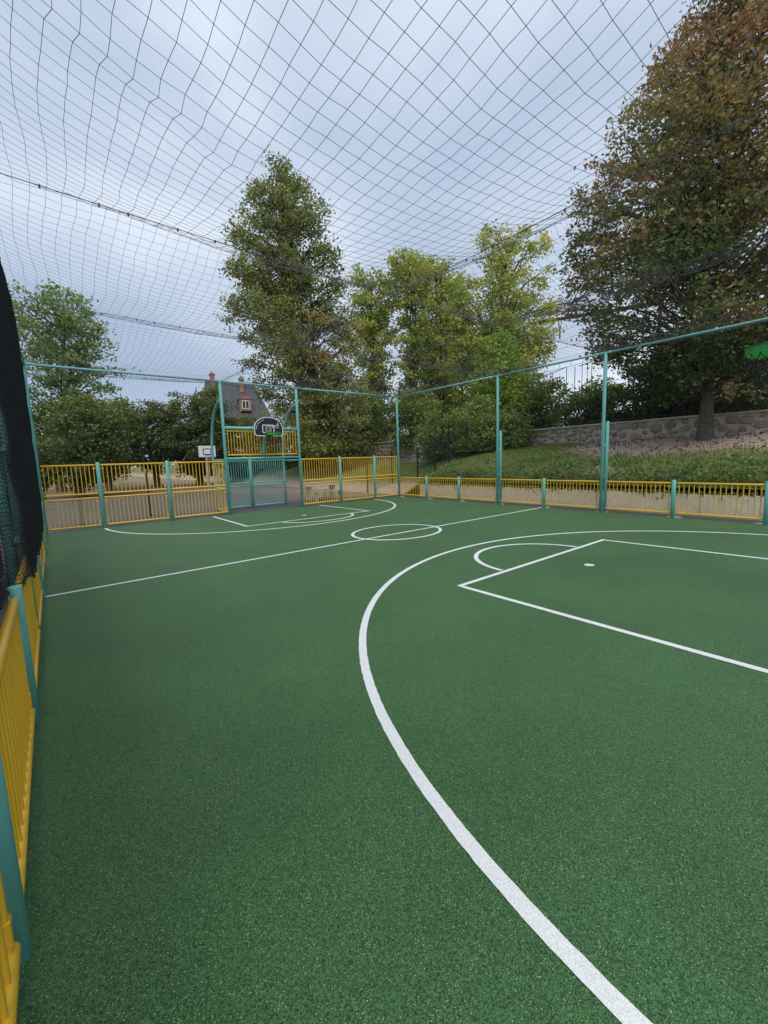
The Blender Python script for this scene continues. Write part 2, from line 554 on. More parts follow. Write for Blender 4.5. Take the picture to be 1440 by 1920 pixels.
for x, y in ((7.52, -4.9), (7.49, 5.56)):
    b = MB()
    ring = [(x+0.085*math.cos(a), y+0.085*math.sin(a), 0.004) for a in np.linspace(0, 2*math.pi, 24, endpoint=False)]
    b.add(ring, [tuple(range(24))])
    b.build('penalty_spot', M['line'], court)

X0H = 15.42
def sstep(t):
    t = np.clip(t, 0, 1)
    return t*t*(3-2*t)
def hill_h(x, y):
    x, y = np.asarray(x, float), np.asarray(y, float)
    edge0 = 0.82*(1-sstep((y-6.8)/2.6))-0.10*sstep((y-8)/3)
    top = 2.42-0.75*sstep((y-6)/9)
    ex = np.clip((x-X0H)/(21.2-X0H), 0, 1)
    shape = 0.62*np.sin(ex*math.pi/2)+0.38*ex
    z = edge0+(top-edge0)*shape
    z = z+0.10*np.sin(x*1.1+y*0.6)*np.sin(y*0.8)*np.minimum(1, (x-X0H)/1.5)*(x > X0H)
    z = z+np.clip((x-22.4)/3, 0, 1)*0.7
    return z
def dirt_mask(x, y):
    d = sstep((x-17.6-0.4*np.sin(y*0.9))/1.5)*sstep((3.0-y)/1.6)
    d = np.maximum(d, sstep((y-7.2)/2.0)*sstep((18.0-x)/2.0))
    d = np.maximum(d, 0.85*np.exp(-(((x-16.6)/0.5)**2+((y+1.2)/0.6)**2)))
    return np.clip(d, 0, 1)
xs = np.concatenate([np.arange(X0H, 23, 0.2), np.linspace(23, 120, 40)])
ys = np.concatenate([np.linspace(-70, -14, 30), np.arange(-13.6, 22, 0.25), np.linspace(22.5, 160, 40)])
gx, gy = np.meshgrid(xs, ys)
gz = hill_h(gx, gy)+rng.normal(0, 0.012, gx.shape)
gz[:, 0] = hill_h(gx[:, 0], gy[:, 0])
hv = np.stack([gx.ravel(), gy.ravel(), gz.ravel()], 1)
nx_, ny_ = len(xs), len(ys)
ii, jj = np.meshgrid(np.arange(nx_-1), np.arange(ny_-1))
a = (jj*nx_+ii).ravel()
hf = np.stack([a, a+1, a+nx_+1, a+nx_], 1)
tag(link('hill', np_mesh('hill', hv, hf, M['hill'], dirt_mask(hv[:, 0], hv[:, 1]), True)), kind='structure')

# ------------------------------------------------------------------ low concrete wall (in cast sections)
cw = empty('concrete_wall', (15.3, 0, 0))
tag(cw, 'low pale concrete retaining wall behind the right yellow fence holding the bank', 'wall')
y = 7.45
while y > -13:
    b = MB()
    x0, x1, y0, y1, z1 = -0.09, 0.10, y-2.98, y, 0.635
    b.box((x0, y0, -0.05), (x1, y1, z1))
    b.build('wall_section', M['concrete'], cw)
    y -= 3.0

# ------------------------------------------------------------------ stone wall of the upper terrace
sw = empty('stone_wall', (22.0, 0, 2.2))
tag(sw, 'old rubble stone wall along the top of the grass bank behind the trees', 'wall')
b = MB()
b.box((0.07, -16, -2.0), (0.5, 34, 1.12))
b.build('mortar_core', M['mortar'], sw)
b = MB()
yy = -16
while yy < 34:
    w_ = random.uniform(0.7, 1.1)
    b.box((-0.05, yy, 1.122+random.uniform(0, 0.01)), (0.56, yy+w_-0.02, 1.20+random.uniform(-0.01, 0.012)))
    yy += w_
b.build('coping', M['mortar'], sw)

def ico():
    ph = (1+5**0.5)/2
    v = np.array([(-1,ph,0),(1,ph,0),(-1,-ph,0),(1,-ph,0),(0,-1,ph),(0,1,ph),(0,-1,-ph),(0,1,-ph),(ph,0,-1),(ph,0,1),(-ph,0,-1),(-ph,0,1)], float)
    v /= np.linalg.norm(v[0])
    f = [(0,11,5),(0,5,1),(0,1,7),(0,7,10),(0,10,11),(1,5,9),(5,11,4),(11,10,2),(10,7,6),(7,1,8),(3,9,4),(3,4,2),(3,2,6),(3,6,8),(3,8,9),(4,9,5),(2,4,11),(6,2,10),(8,6,7),(9,8,1)]
    return v, f
IV, IF = ico()
def stone_mesh(k):
    r = np.random.default_rng(k)
    v = IV.copy()
    v = np.sign(v)*np.abs(v)**0.75              # squarer than a ball
    v *= r.uniform(0.86, 1.12, (12, 1))
    return v
stone_me = []
for k in range(14):
    me = bpy.data.meshes.new('stone')
    me.from_pydata([tuple(p) for p in stone_mesh(k)], [], IF)
    me.materials.append(M['stone'])
    stone_me.append(me)
stones = []
z = 0.0
for row, hz in enumerate([0.27, 0.30, 0.25, 0.32, 0.20]):
    yy = -9.0+random.uniform(0, 0.3)
    while yy < 24:
        wy = random.uniform(0.22, 0.60)
        zc = -0.23+z+hz/2+random.uniform(-0.06, 0.06)
        stones.append((yy+wy/2, zc, wy, hz*random.uniform(0.62, 1.12)))
        yy += wy+0.035
    z += hz+0.015
rub = []
for tries in range(9000):
    yy, zz = random.uniform(-5.6, 5.7), random.uniform(-0.05, 1.05)
    big_ = yy < 1.5
    t_ = tries/9000
    rr = (0.26-0.16*t_ if big_ else 0.17-0.10*t_)*random.uniform(0.8, 1.1)
    if zz+rr*0.75 > 1.12 or any(abs(yy-q[0]) < 0.9*(rr+q[2]) and math.hypot((yy-q[0])*0.85, zz-q[1]) < 0.86*(rr+q[2]) for q in rub):
        continue
    rub.append((yy, zz, rr))
    if len(rub) >= 295:
        break
for yy, zz, rr in rub:
    o = link('stone', random.choice(stone_me), sw, (0.07, yy, zz))
    o.scale = (0.075*random.uniform(0.8, 1.25), rr*random.uniform(0.95, 1.2), rr*random.uniform(0.72, 0.95))
    o.rotation_euler = (random.uniform(-0.5, 0.5), 0, 0)
rest = [s for s in stones if not (-5.7 < s[0] < 5.8 and s[1] > -0.12)]
rv, rf = [], []
for s in rest:
    v = stone_mesh(random.randrange(14))*np.array([0.075, s[2]*0.54, s[3]*0.55])+np.array([0.07, s[0], s[1]])
    rf.append(np.array(IF)+12*len(rv))
    rv.append(v)
tag(link('stones', np_mesh('stones', np.concatenate(rv), np.concatenate(rf), M['stone']), sw), kind='stuff')

# railing on the stone wall
ra = empty('iron_railing', (22.25, 0, 3.4))
tag(ra, 'black iron railing standing on top of the stone wall', 'railing')
b = MB()
b.tube([(0, -12, 1.15), (0, 10, 1.15)], 0.022, 5)
b.tube([(0, -12, 0.12), (0, 10, 0.12)], 0.018, 5)
b.build('rail', M['dark_metal'], ra)
for k in range(12):
    b = MB()
    b.box((-0.018, -12+k*2-0.018, 0), (0.018, -12+k*2+0.018, 1.25))
    b.build('post', M['dark_metal'], ra)
b = MB()
for y in np.arange(-11.9, 10, 0.13):
    b.tube([(0, y, 0.12), (0, y, 1.15)], 0.010, 3, False)
tag(b.build('bars', M['dark_metal'], ra), kind='stuff')

# ------------------------------------------------------------------ fences
BAR_R = 0.0135
bar_cache = {}
def bar_mesh(h, mat):
    key = (round(h, 3), mat.name)
    if key not in bar_cache:
        b = MB()
        b.tube([(0, 0, 0), (0, 0, h)], BAR_R, 6, False)
        bar_cache[key] = b.mesh('bar', mat)
    return bar_cache[key]

def panel(parent, a, b_, z0, z1, mat, spacing=0.118, rail=0.029, clip=True, name='panel'):
    """two horizontal tubes joined by upright bars; a,b_ = ends (x, y) in the frame of the fence"""
    a, b_ = np.array(a, float), np.array(b_, float)
    d = b_-a
    ln = np.linalg.norm(d)
    u = d/ln
    m = MB()
    for zz in (z0+rail, z1-rail):
        m.tube([(*a, zz), (*(a+u*0.012), zz), (*(b_-u*0.012), zz), (*b_, zz)], [rail*0.8, rail, rail, rail*0.8], 10)
    for e, sg_ in ((a, 1), (b_, -1)):
        q = e+u*sg_*0.05
        m.tube([(*q, z0+rail), (*q, z1-rail)], BAR_R, 6, False)
        if clip:
            for zz in (z0+0.14, z1-0.14):
                m.tube([(*(q), zz), (*(e-u*sg_*0.035), zz)], 0.014, 6)
                m.box((q[0]-0.016, q[1]-0.016, zz-0.05), (q[0]+0.016, q[1]+0.016, zz+0.05))
    po = m.build(name, mat, parent)
    n = max(1, int(round((ln-0.1)/spacing)))
    me = bar_mesh(z1-z0-2*rail, mat)
    for k in range(1, n):
        q = a+u*(0.05+(ln-0.1)*k/n)
        link('bar', me, po, (q[0], q[1], z0+rail))
    return po

def add_post(parent, x, y, z1, r=0.058, z0=-0.02, name='post'):
    m = MB()
    m.post(x, y, z0, z1, r)
    return m.build(name, M['teal'], parent)

GAP = 0.075
rf_ = empty('bar_fence', (W, 0, 0))
tag(rf_, 'low yellow bar fence with teal posts along the right side before the concrete wall', 'fence', 'yellow bar fences round the court')
OUT = 0.035
for i in range(0, 9):
    y1 = LEN-i*P
    if i not in (0, 3, 5):
        add_post(rf_, 0, y1, 1.10)
    if i < 8:
        panel(rf_, (OUT, y1-GAP), (OUT, y1-P+GAP), 0.10, 1.035, M['yellow'])

lf_ = empty('bar_fence', (0, 0, 0))
tag(lf_, 'low yellow bar fence running away along the left edge under the black net', 'fence', 'yellow bar fences round the court')
for i in range(0, 9):
    y1 = LEN-i*P
    if i not in (0, 3, 5):
        add_post(lf_, 0, y1, 1.10, 0.043)
    if i < 8:
        panel(lf_, (-0.004, y1-GAP), (-0.004, y1-P+GAP), 0.10, 1.035, M['yellow'])

for i in range(9):
    y1 = LEN-i*P
    m = MB()
    n = 9
    m.add([(W+0.10+0.20*math.cos(t)*random.uniform(0.8, 1.1), y1+0.22*math.sin(t)*random.uniform(0.7, 1.2), -0.004) for t in np.linspace(0, 2*math.pi, n, endpoint=False)], [tuple(range(n))])
    m.build('footing', M['concrete'], edge)
def end_fence(xl, label):
    o = empty('bar_fence', (xl[0], LEN, 0))
    tag(o, label, 'fence', 'yellow bar fences round the court')
    for k, x in enumerate(xl):
        if 0 < k < len(xl)-1:
            add_post(o, x-xl[0], 0, 2.17)
    for k in range(len(xl)-1):
        for z0, z1 in ((0.09, 1.045), (1.13, 2.11)):
            panel(o, (xl[k]-xl[0]+GAP, OUT), (xl[k+1]-xl[0]-GAP, OUT), z0, z1, M['yellow'])
    return o
end_fence(ENDX[0:4], 'tall two tier yellow bar fence left of the far goal with trees behind')
end_fence(ENDX[4:8], 'tall two tier yellow bar fence right of the far goal reaching the corner pole')

# ------------------------------------------------------------------ net poles and top rails
nf = empty('net_frame', (0, 0, 0))
tag(nf, 'tall teal poles and top rails that carry the nets round the court', 'net frame')
pole_xy = [(0, LEN), (W, LEN)] + [(sx, LEN-i*P) for sx in (-0.04, W) for i in (3, 5)]
for x, y in pole_xy:
    pl = add_post(nf, x, y, HP+0.03, 0.054, name='pole')
    if abs(y) < 5:
        m = MB()
        s = 1 if x > 1 else -1
        m.post(x+(0.05 if s > 0 else -0.10), y-(0.11 if s > 0 else 0.03), 0.0, 2.95, 0.05)
        for zz in (1.2, 2.2, 2.8):
            m.box((x+(0.0 if s > 0 else -0.05), y-0.10, zz-0.03), (x+(0.05 if s > 0 else 0.0), y-0.02, zz+0.03))
        m.build('lower_sleeve', M['teal'], pl)
def rail_tube(p, q):
    m = MB()
    m.tube([p, q], 0.034, 10)
    # bolted couplings
    p, q = np.array(p), np.array(q)
    m.tube([p+(q-p)*0.0, p+unit(q-p)*0.12], 0.045, 10)
    m.tube([q-unit(q-p)*0.12, q], 0.045, 10)
    return m.build('top_rail', M['teal'], nf)
zr = HP+0.0
for sx in (0, W):
    ysq = [LEN, LEN-3*P, LEN-5*P, LEN-8*P]
    for k in range(3):
        rail_tube((sx, ysq[k]-0.055, zr), (sx, ysq[k+1]+0.055, zr))
for x0, x1 in ((0, GX0), (GX0, GX1), (GX1, W)):
    rail_tube((x0+0.055, LEN, zr), (x1-0.055, LEN, zr))

# ------------------------------------------------------------------ goal frame with recess
def goal_frame(label):
    g = empty('goal_frame', (XC, LEN, 0))
    tag(g, label, 'goal')
    hw = (GX1-GX0)/2
    yb = 1.62
    for s in (-1, 1):
        add_post(g, s*hw, 0, HP+0.03, 0.058, name='goal_post')
        m = MB()
        arc = [(s*hw, 0.06, 4.42), (s*hw, 0.35, 4.38), (s*hw, 0.75, 4.2), (s*hw, 1.12, 3.88), (s*hw, 1.40, 3.45), (s*hw, 1.56, 2.95), (s*hw, yb, 2.4), (s*hw, yb, 1.2), (s*hw, yb, 0.0)]
        m.tube(arc, 0.05, 12)
        m.build('curved_strut', M['teal'], g)
    def tb(name, p, q, r=0.045):
        m = MB()
        m.tube([p, q], r, 12)
        return m.build(name, M['teal'], g)
    tb('crossbar', (-hw+0.05, 0, 2.185), (hw-0.05, 0, 2.185), 0.042)
    tb('upper_tube', (-hw+0.05, 0, 3.36), (hw-0.05, 0, 3.36), 0.06)
    tb('rear_bar', (-hw+0.05, yb, 2.16), (hw-0.05, yb, 2.16), 0.04)
    for s in (-1, 1):
        tb('side_bar', (s*hw, 0.055, 2.06), (s*hw, yb-0.05, 2.06), 0.035)
    add_post(g, -0.02, yb, 2.2, 0.075, name='middle_post')
    for x0, x1 in ((-hw+0.06, -0.11), (0.07, hw-0.06)):
        for z0, z1 in ((0.08, 1.03), (1.09, 2.12)):
            panel(g, (x0, yb+0.0), (x1, yb+0.0), z0, z1, M['teal'], clip=False, spacing=0.098, name='gate_panel')
    # left return of the recess
    for z0, z1 in ((0.08, 1.03), (1.09, 2.03)):
        panel(g, (-hw, 0.1), (-hw, yb-0.08), z0, z1, M['yellow'], spacing=0.5, name='side_panel')
    # wide panels over the crossbar
    for x0, x1 in ((-hw+0.1, -0.10), (0.04, hw-0.1)):
        panel(g, (x0, 0.02), (x1, 0.02), 2.29, 3.27, M['yellow'], name='upper_panel')
    return g
gf = goal_frame('far goal of teal tubes with curved rear struts and yellow upper panels')

# ------------------------------------------------------------------ basketball hoops
def half_board(hw_, z0, z1, y, n=26, inset=0.0):
    """outline of the fan shaped board: flat base with rounded corners, round top"""
    pts = []
    w_ = hw_-inset
    zb, zt = z0+inset, z1-inset
    rc = 0.13-inset*0.7
    for a in np.linspace(-90, 0, 7):
        pts.append((w_-rc+rc*math.cos(math.radians(a)), zb+rc+rc*math.sin(math.radians(a))))
    zc = zb+0.24
    for a in np.linspace(0, 180, n):
        ca, sa = math.cos(math.radians(a)), math.sin(math.radians(a))
        pts.append((w_*math.copysign(abs(ca)**0.92, ca), zc+(zt-zc)*sa**0.92))
    for a in np.linspace(180, 270, 7):
        pts.append((-w_+rc+rc*math.cos(math.radians(a)), zb+rc+rc*math.sin(math.radians(a))))
    return pts

def hoop(label, loc, rotz):
    h = empty('basketball_hoop', loc)
    tag(h, label, 'basketball hoop', 'basketball hoops on the court')
    h.rotation_euler = (0, 0, rotz)
    yb = -0.56                                 # board in front of the goal plane
    # arm: upright plate plus curved bracket
    m = MB()
    m.tube([(-0.03, 0, 2.20), (-0.03, 0, 2.62), (-0.03, -0.06, 2.83), (-0.03, -0.22, 2.99), (-0.03, -0.5, 3.05)], [0.055, 0.055, 0.06, 0.07, 0.09], 10)
    m.box((-0.28, yb+0.03, 3.02), (0.22, yb+0.09, 3.36))
    m.build('support_arm', M['teal'], h)
    z0, z1 = 3.02, 3.77
    m = MB()
    o = half_board(0.60, z0, z1, yb)
    n = len(o)
    m.add([(x, yb-0.012, z) for x, z in o]+[(x, yb+0.026, z) for x, z in o],
          [tuple(range(n)), tuple(range(2*n-1, n-1, -1))]+[(i, i+n, (i+1) % n+n, (i+1) % n) for i in range(n)])
    bd = m.build('backboard', M['black'], h)
    # white border
    m = MB()
    i_ = half_board(0.60, z0, z1, yb, inset=0.035)
    yf = yb-0.018
    m.add([(x, yf, z) for x, z in o]+[(x, yf, z) for x, z in i_]+[(x, yb+0.03, z) for x, z in o],
          [(i, (i+1) % n, (i+1) % n+n, i+n) for i in range(n)]+[(i, i+2*n, (i+1) % n+2*n, (i+1) % n) for i in range(n)])
    m.build('white_border', M['white'], bd)
    # printed marks
    def stroke(mb, pts, w, closed=False):
        for q in range(len(pts)-(0 if closed else 1)):
            p0, p1 = np.array(pts[q]), np.array(pts[(q+1) % len(pts)])
            t = unit(p1-p0)
            nn = np.array([-t[1], t[0]])*w/2
            e = t*w*0.3
            vs_ = [p0-e+nn, p1+e+nn, p1+e-nn, p0-e-nn]
            mb.add([(v[0], yb-0.0155-0.0004*(q % 3), v[1]) for v in vs_], [(0, 3, 2, 1)])
    m = MB()
    sq = [(-0.235, 3.16), (-0.25, 3.19), (-0.25, 3.42), (-0.235, 3.45), (0.20, 3.45), (0.215, 3.42), (0.215, 3.19), (0.20, 3.16)]
    stroke(m, sq, 0.036, True)
    m.build('target_square', M['white'], bd)
    m = MB()
    cx, cz, R = -0.02, 3.30, 0.118
    stroke(m, [(cx+R*math.cos(t), cz+R*math.sin(t)) for t in np.linspace(0, 2*math.pi, 28, endpoint=False)], 0.017, True)
    for dz, bow in ((0.0, 0.0), (0.045, 0.03), (-0.045, -0.03)):
        stroke(m, [(cx+R*0.93*math.cos(math.pi*(1-t))*(0.95 if bow else 1), cz+dz*(1-0.2*t)+bow*math.sin(math.pi*t)-0.03*(t-0.5)) for t in np.linspace(0, 1, 9)], 0.010)
    m.build('ball_emblem', M['white'], bd)
    m = MB()
    # hand written word running up over the corner of the square
    word = [(0.07, 3.42), (0.09, 3.47), (0.11, 3.41), (0.13, 3.45), (0.15, 3.47), (0.17, 3.39), (0.165, 3.35), (0.19, 3.42), (0.21, 3.45), (0.235, 3.42), (0.21, 3.40), (0.25, 3.41), (0.28, 3.45), (0.27, 3.41), (0.31, 3.43), (0.335, 3.45), (0.35, 3.42), (0.385, 3.44)]
    stroke(m, word, 0.022)
    stroke(m, [(0.385, 3.44), (0.375, 3.55), (0.40, 3.47), (0.43, 3.44)], 0.024)
    stroke(m, [(0.29, 3.345), (0.36, 3.36), (0.43, 3.37)], 0.016)
    m.build('script_word', M['white'], bd)
    m = MB()
    for k, t in enumerate(np.linspace(112, 176, 19)):
        if k in (4, 11):
            continue
        c, s = math.cos(math.radians(t)), math.sin(math.radians(t))
        p0 = (0.50*c, 3.26+0.40*s)
        stroke(m, [p0, (p0[0]+0.030*c, p0[1]+0.030*s)], 0.013)
    m.build('arched_lettering', M['white'], bd)
    # rim: flat band with rolled edges, lugs and braces
    m = MB()
    rc, R, zr_ = yb-0.42, 0.285, 3.10
    nseg = 64
    prof = [(R-0.004, -0.046), (R+0.018, -0.046), (R+0.018, -0.041), (R+0.004, -0.036), (R+0.004, 0.034), (R+0.018, 0.038), (R+0.018, 0.044), (R-0.004, 0.044)]
    vs_, fs = [], []
    for k in range(nseg):
        t = 2*math.pi*k/nseg
        for rr, zz in prof:
            vs_.append((rr*math.cos(t), rc+rr*math.sin(t), zr_+zz))
    q = len(prof)
    for k in range(nseg):
        for j in range(q):
            k2, j2 = (k+1) % nseg, (j+1) % q
            fs.append((k*q+j, k2*q+j, k2*q+j2, k*q+j2))
    m.add(vs_, fs, False)
    m.box((-0.10, rc+R-0.02, zr_-0.05), (0.10, yb-0.02, zr_+0.045))
    m.box((-0.14, yb-0.030, zr_-0.10), (0.14, yb-0.020, zr_+0.11))
    for k in range(16):
        t = 2*math.pi*k/16
        m.tube([((R+0.0)*math.cos(t), rc+(R+0.0)*math.sin(t), zr_+0.0), ((R+0.016)*math.cos(t), rc+(R+0.016)*math.sin(t), zr_+0.0)], 0.007, 6)
        m.tube([(R*math.cos(t), rc+R*math.sin(t), zr_-0.045), ((R-0.02)*math.cos(t), rc+(R-0.02)*math.sin(t), zr_-0.072)], 0.006, 5)
    m.build('rim', M['green_rim'], h)
    m = MB()
    nk = 16
    for k in range(nk):
        for sgn in (1, -1):
            path = []
            for j in range(5):
                t = 2*math.pi*(k+sgn*j*0.5)/nk
                r_ = R*(1-0.10*j) if j < 4 else R*0.62
                path.append((r_*math.cos(t), rc+r_*math.sin(t), zr_-0.05-0.085*j))
            m.tube(path, 0.005, 4, False)
    m.build('hoop_net', M['black_net'], h)
    return h
hoop('black fan shaped backboard with green rim over the far goal', (XC, LEN, 0), 0)
nh = hoop('close green basketball rim reaching in at the right edge before the big tree', (XC-0.1, -LEN, 0), math.pi)
m = MB()
m.post(0.03, 0.12, 0.0, 3.3, 0.07)
m.box((-0.06, -0.02, 2.25), (0.12, 0.14, 2.55))
m.build('mast', M['teal'], nh)

# ------------------------------------------------------------------ nets
def tri_strands(paths, r, n=3):
    """paths: array (k, m, 3) of k polylines with m points -> one mesh of thin 3-sided cords"""
    Pp = np.asarray(paths, float)
    k, m_, _ = Pp.shape
    T = np.gradient(Pp, axis=1)
    T /= np.linalg.norm(T, axis=2, keepdims=True)+1e-9
    ref = np.where(np.abs(T[..., 2:3]) < 0.8, np.array([0, 0, 1.0]), np.array([0, 1.0, 0.2]))
    A = np.cross(ref, T)
    A /= np.linalg.norm(A, axis=2, keepdims=True)+1e-9
    B = np.cross(T, A)
    rings = [Pp+r*(math.cos(2*math.pi*j/n)*A+math.sin(2*math.pi*j/n)*B) for j in range(n)]
    V = np.stack(rings, 2).reshape(-1, 3)
    idx = np.arange(k*m_*n).reshape(k, m_, n)
    F = []
    for j in range(n):
        j2 = (j+1) % n
        F.append(np.stack([idx[:, :-1, j], idx[:, :-1, j2], idx[:, 1:, j2], idx[:, 1:, j]], -1).reshape(-1, 4))
    return V, np.concatenate(F)

CELL = 0.14
XBR = [-0.0, 5.70, 8.72, W]
YBR = [-12.3, -8.3, LEN-5*P, LEN-3*P, LEN]
SAG = [[0.5, 0.80, 0.42, 0.38], [0.4, 0.55, 0.35, 0.30], [0.3, 0.30, 0.26, 0.24]]
def sag(x, y):
    z = np.full(np.shape(x), HP-0.02)
    for i in range(3):
        for j in range(4):
            x0, x1, y0, y1 = XBR[i], XBR[i+1], YBR[j], YBR[j+1]
            u = np.clip((x-x0)/(x1-x0), 0, 1)
            v = np.clip((y-y0)/(y1-y0), 0, 1)
            ins = (x >= x0) & (x <= x1) & (y >= y0) & (y <= y1)
            S = SAG[i][j]
            z = np.where(ins, z-S*(4*u*(1-u)+1e-9)**0.75*(4*v*(1-v)+1e-9)**0.75, z)
    # the cables themselves hang a little
    z = z-0.10*np.sin(np.pi*np.clip(x/W, 0, 1))
    return z
gx_ = np.arange(0, W+0.01, CELL)
gx_ = gx_*(W/gx_[-1])
gy_ = np.arange(-12.3, LEN+0.01, CELL)
gy_ = -12.3+(gy_+12.3)*((LEN+12.3)/(gy_[-1]+12.3))
GX, GY = np.meshgrid(gx_, gy_, indexing='ij')
def smooth(a, n):
    for _ in range(n):
        a = (a+np.roll(a, 1, 0)+np.roll(a, -1, 0)+np.roll(a, 1, 1)+np.roll(a, -1, 1))/5
    return a
jx = smooth(rng.normal(0, 0.03, GX.shape), 3)+rng.normal(0, 0.0012, GX.shape)
jy = smooth(rng.normal(0, 0.03, GX.shape), 3)+rng.normal(0, 0.0012, GX.shape)
# slack seam near the left side that makes the cords zigzag
seam = np.exp(-((GY+4.75+0.18*np.sin(GX*2.0))/0.10)**2)*np.exp(-(GX/1.9)**2)
jx += 0.035*seam
jx += 0.035*np.sin(GY*2.1+GX*0.7)*np.exp(-(GX/2.2)**2)
edge_f = np.minimum(1, np.minimum(GX, W-GX)/0.3)
GX2, GY2 = GX+jx*edge_f, GY+jy*np.minimum(1, (LEN-GY)/0.3)
GZ = sag(GX, GY)+smooth(rng.normal(0, 0.03, GX.shape), 3)-0.05*seam
Pn = np.stack([GX2, GY2, GZ], -1)
v1, f1 = tri_strands(Pn, 0.0019)
v2, f2 = tri_strands(Pn.transpose(1, 0, 2), 0.0019)
cn = link('ceiling_net', np_mesh('ceiling_net', np.concatenate([v1, v2]), np.concatenate([f1, f2+len(v1)]), M['net']))
tag(cn, 'wide mesh dark cord net sagging over the whole court against the sky', 'net')

def cable(p, q, sagz, label):
    p, q = np.array(p, float), np.array(q, float)
    o = empty('support_cable', p)
    tag(o, label, 'cable', 'cables that carry the ceiling net')
    ts = np.linspace(0, 1, 40)
    pts = [p+(q-p)*t-np.array([0, 0, 4*sagz*t*(1-t)])-p for t in ts]
    m = MB()
    m.tube(pts, 0.005, 5)
    # cord that is laced round the cable
    rel = []
    for k, t in enumerate(np.linspace(0, 1, 170)):
        c = (q-p)*t-np.array([0, 0, 4*sagz*t*(1-t)])
        rel.append(c+np.array([0.018*math.sin(k*1.3), 0.018*math.cos(k*1.7), -0.016+0.02*math.sin(k*0.9)]))
    m2 = MB()
    m2.tube(rel, 0.0022, 3, False)
    m.build('wire', M['cable'], o)
    m2.build('lacing', M['net'], o)
    cm = MB()
    cm.box((-0.009, -0.009, -0.026), (0.009, 0.009, 0.010))
    me = cm.mesh('clip', M['dark_metal'])
    ln = np.linalg.norm(q-p)
    n = int(ln/0.47)
    for k in range(1, n):
        t = (k+random.uniform(-0.2, 0.2))/n
        c = (q-p)*t-np.array([0, 0, 4*sagz*t*(1-t)])
        link('clip', me, o, c)
    return o
cable((0.03, LEN-5*P, HP-0.01), (W-0.03, LEN-5*P, HP-0.01), 0.10, 'nearer cross cable carrying the ceiling net, from upper left edge over the court')
cable((0.03, LEN-3*P, HP-0.01), (W-0.03, LEN-3*P, HP-0.01), 0.10, 'farther cross cable carrying the ceiling net, seen lower left beside the tall tree')
cable((5.70, -10.5, HP-0.07), (GX0, LEN, HP-0.02), 0.04, 'long cable from the left far goal post running overhead to the right')
cable((8.72, -10.5, HP-0.07), (GX1, LEN, HP-0.02), 0.04, 'long cable from the right far goal post passing before the big browning tree')

def side_net(name, label, O, U, length, zb, zt, cell, r, mat, wave, hem_r=0.009, group='side nets round the court'):
    """upright net: O origin (x, y), U unit direction along it; zb(s), zt(s) heights of its lower and upper hem"""
    ns, nz = int(length/cell), int(4.2/cell)
    s = np.linspace(0, length, ns+1)
    t = np.linspace(0, 1, nz+1)
    S, T_ = np.meshgrid(s, t, indexing='ij')
    Z = zb(S)+(zt(S)-zb(S))*T_
    nrm = np.array([-U[1], U[0]])
    off = wave(S, T_)
    Z = Z+off*0.35*np.sin(S*2.2)+rng.normal(0, 0.004, Z.shape)
    X = O[0]+U[0]*S+nrm[0]*off
    Y = O[1]+U[1]*S+nrm[1]*off
    Pq = np.stack([X, Y, Z], -1)
    a1, b1 = tri_strands(Pq, r)
    a2, b2 = tri_strands(Pq.transpose(1, 0, 2), r)
    root = empty(name, (0, 0, 0))
    tag(root, label, 'net', group)
    link('mesh_panel', np_mesh('mesh_panel', np.concatenate([a1, a2]), np.concatenate([b1, b2+len(a1)]), mat), root)
    hem = MB()
    step = max(1, ns//160)
    hem.tube([tuple(p) for p in Pq[::step, 0]], hem_r, 4, False)
    hem.tube([tuple(p) for p in Pq[::step, -1]], hem_r*0.8, 4, False)
    hem.build('hem_rope', mat, root)
    tie = MB()
    for sv in np.arange(0.25, length, 0.42):
        k = min(ns, int(sv/cell))
        p = Pq[k, -1]
        tie.tube([tuple(p), (O[0]+U[0]*sv, O[1]+U[1]*sv, HP)], 0.006, 4, False)
    tag(tie.build('ties', mat, root), kind='stuff')
    return root
def droop(knots, amt):
    kn = np.array(knots)
    def f(S):
        d = np.zeros(np.shape(S))
        for a_, b_ in zip(kn[:-1], kn[1:]):
            u = np.clip((S-a_)/(b_-a_), 0, 1)
            d = d+amt*4*u*(1-u)*((S >= a_) & (S <= b_))
        return d
    return f
de = droop([0, GX0, GX1, W], 0.10)
side_net('end_net', 'fine dark net hanging above the fence at the far end of the court', (0, LEN+0.06), (1, 0), W,
         lambda S: 2.14+0.02*np.sin(S*5), lambda S: HP-0.06-de(S), 0.085, 0.0017, M['black_net'], lambda S, T: 0.012*np.sin(S*1.7+T*3))
dr = droop([0, 3*P, 5*P, 8*P], 0.14)
side_net('right_net', 'fine dark net hanging above the low fence along the right side', (W+0.06, LEN), (0, -1), 8*P,
         lambda S: 1.07-0.02*np.abs(np.sin(S*1.5)), lambda S: HP-0.06-dr(S), 0.08, 0.0018, M['black_net'], lambda S, T: 0.012*np.sin(S*1.3+T*4))

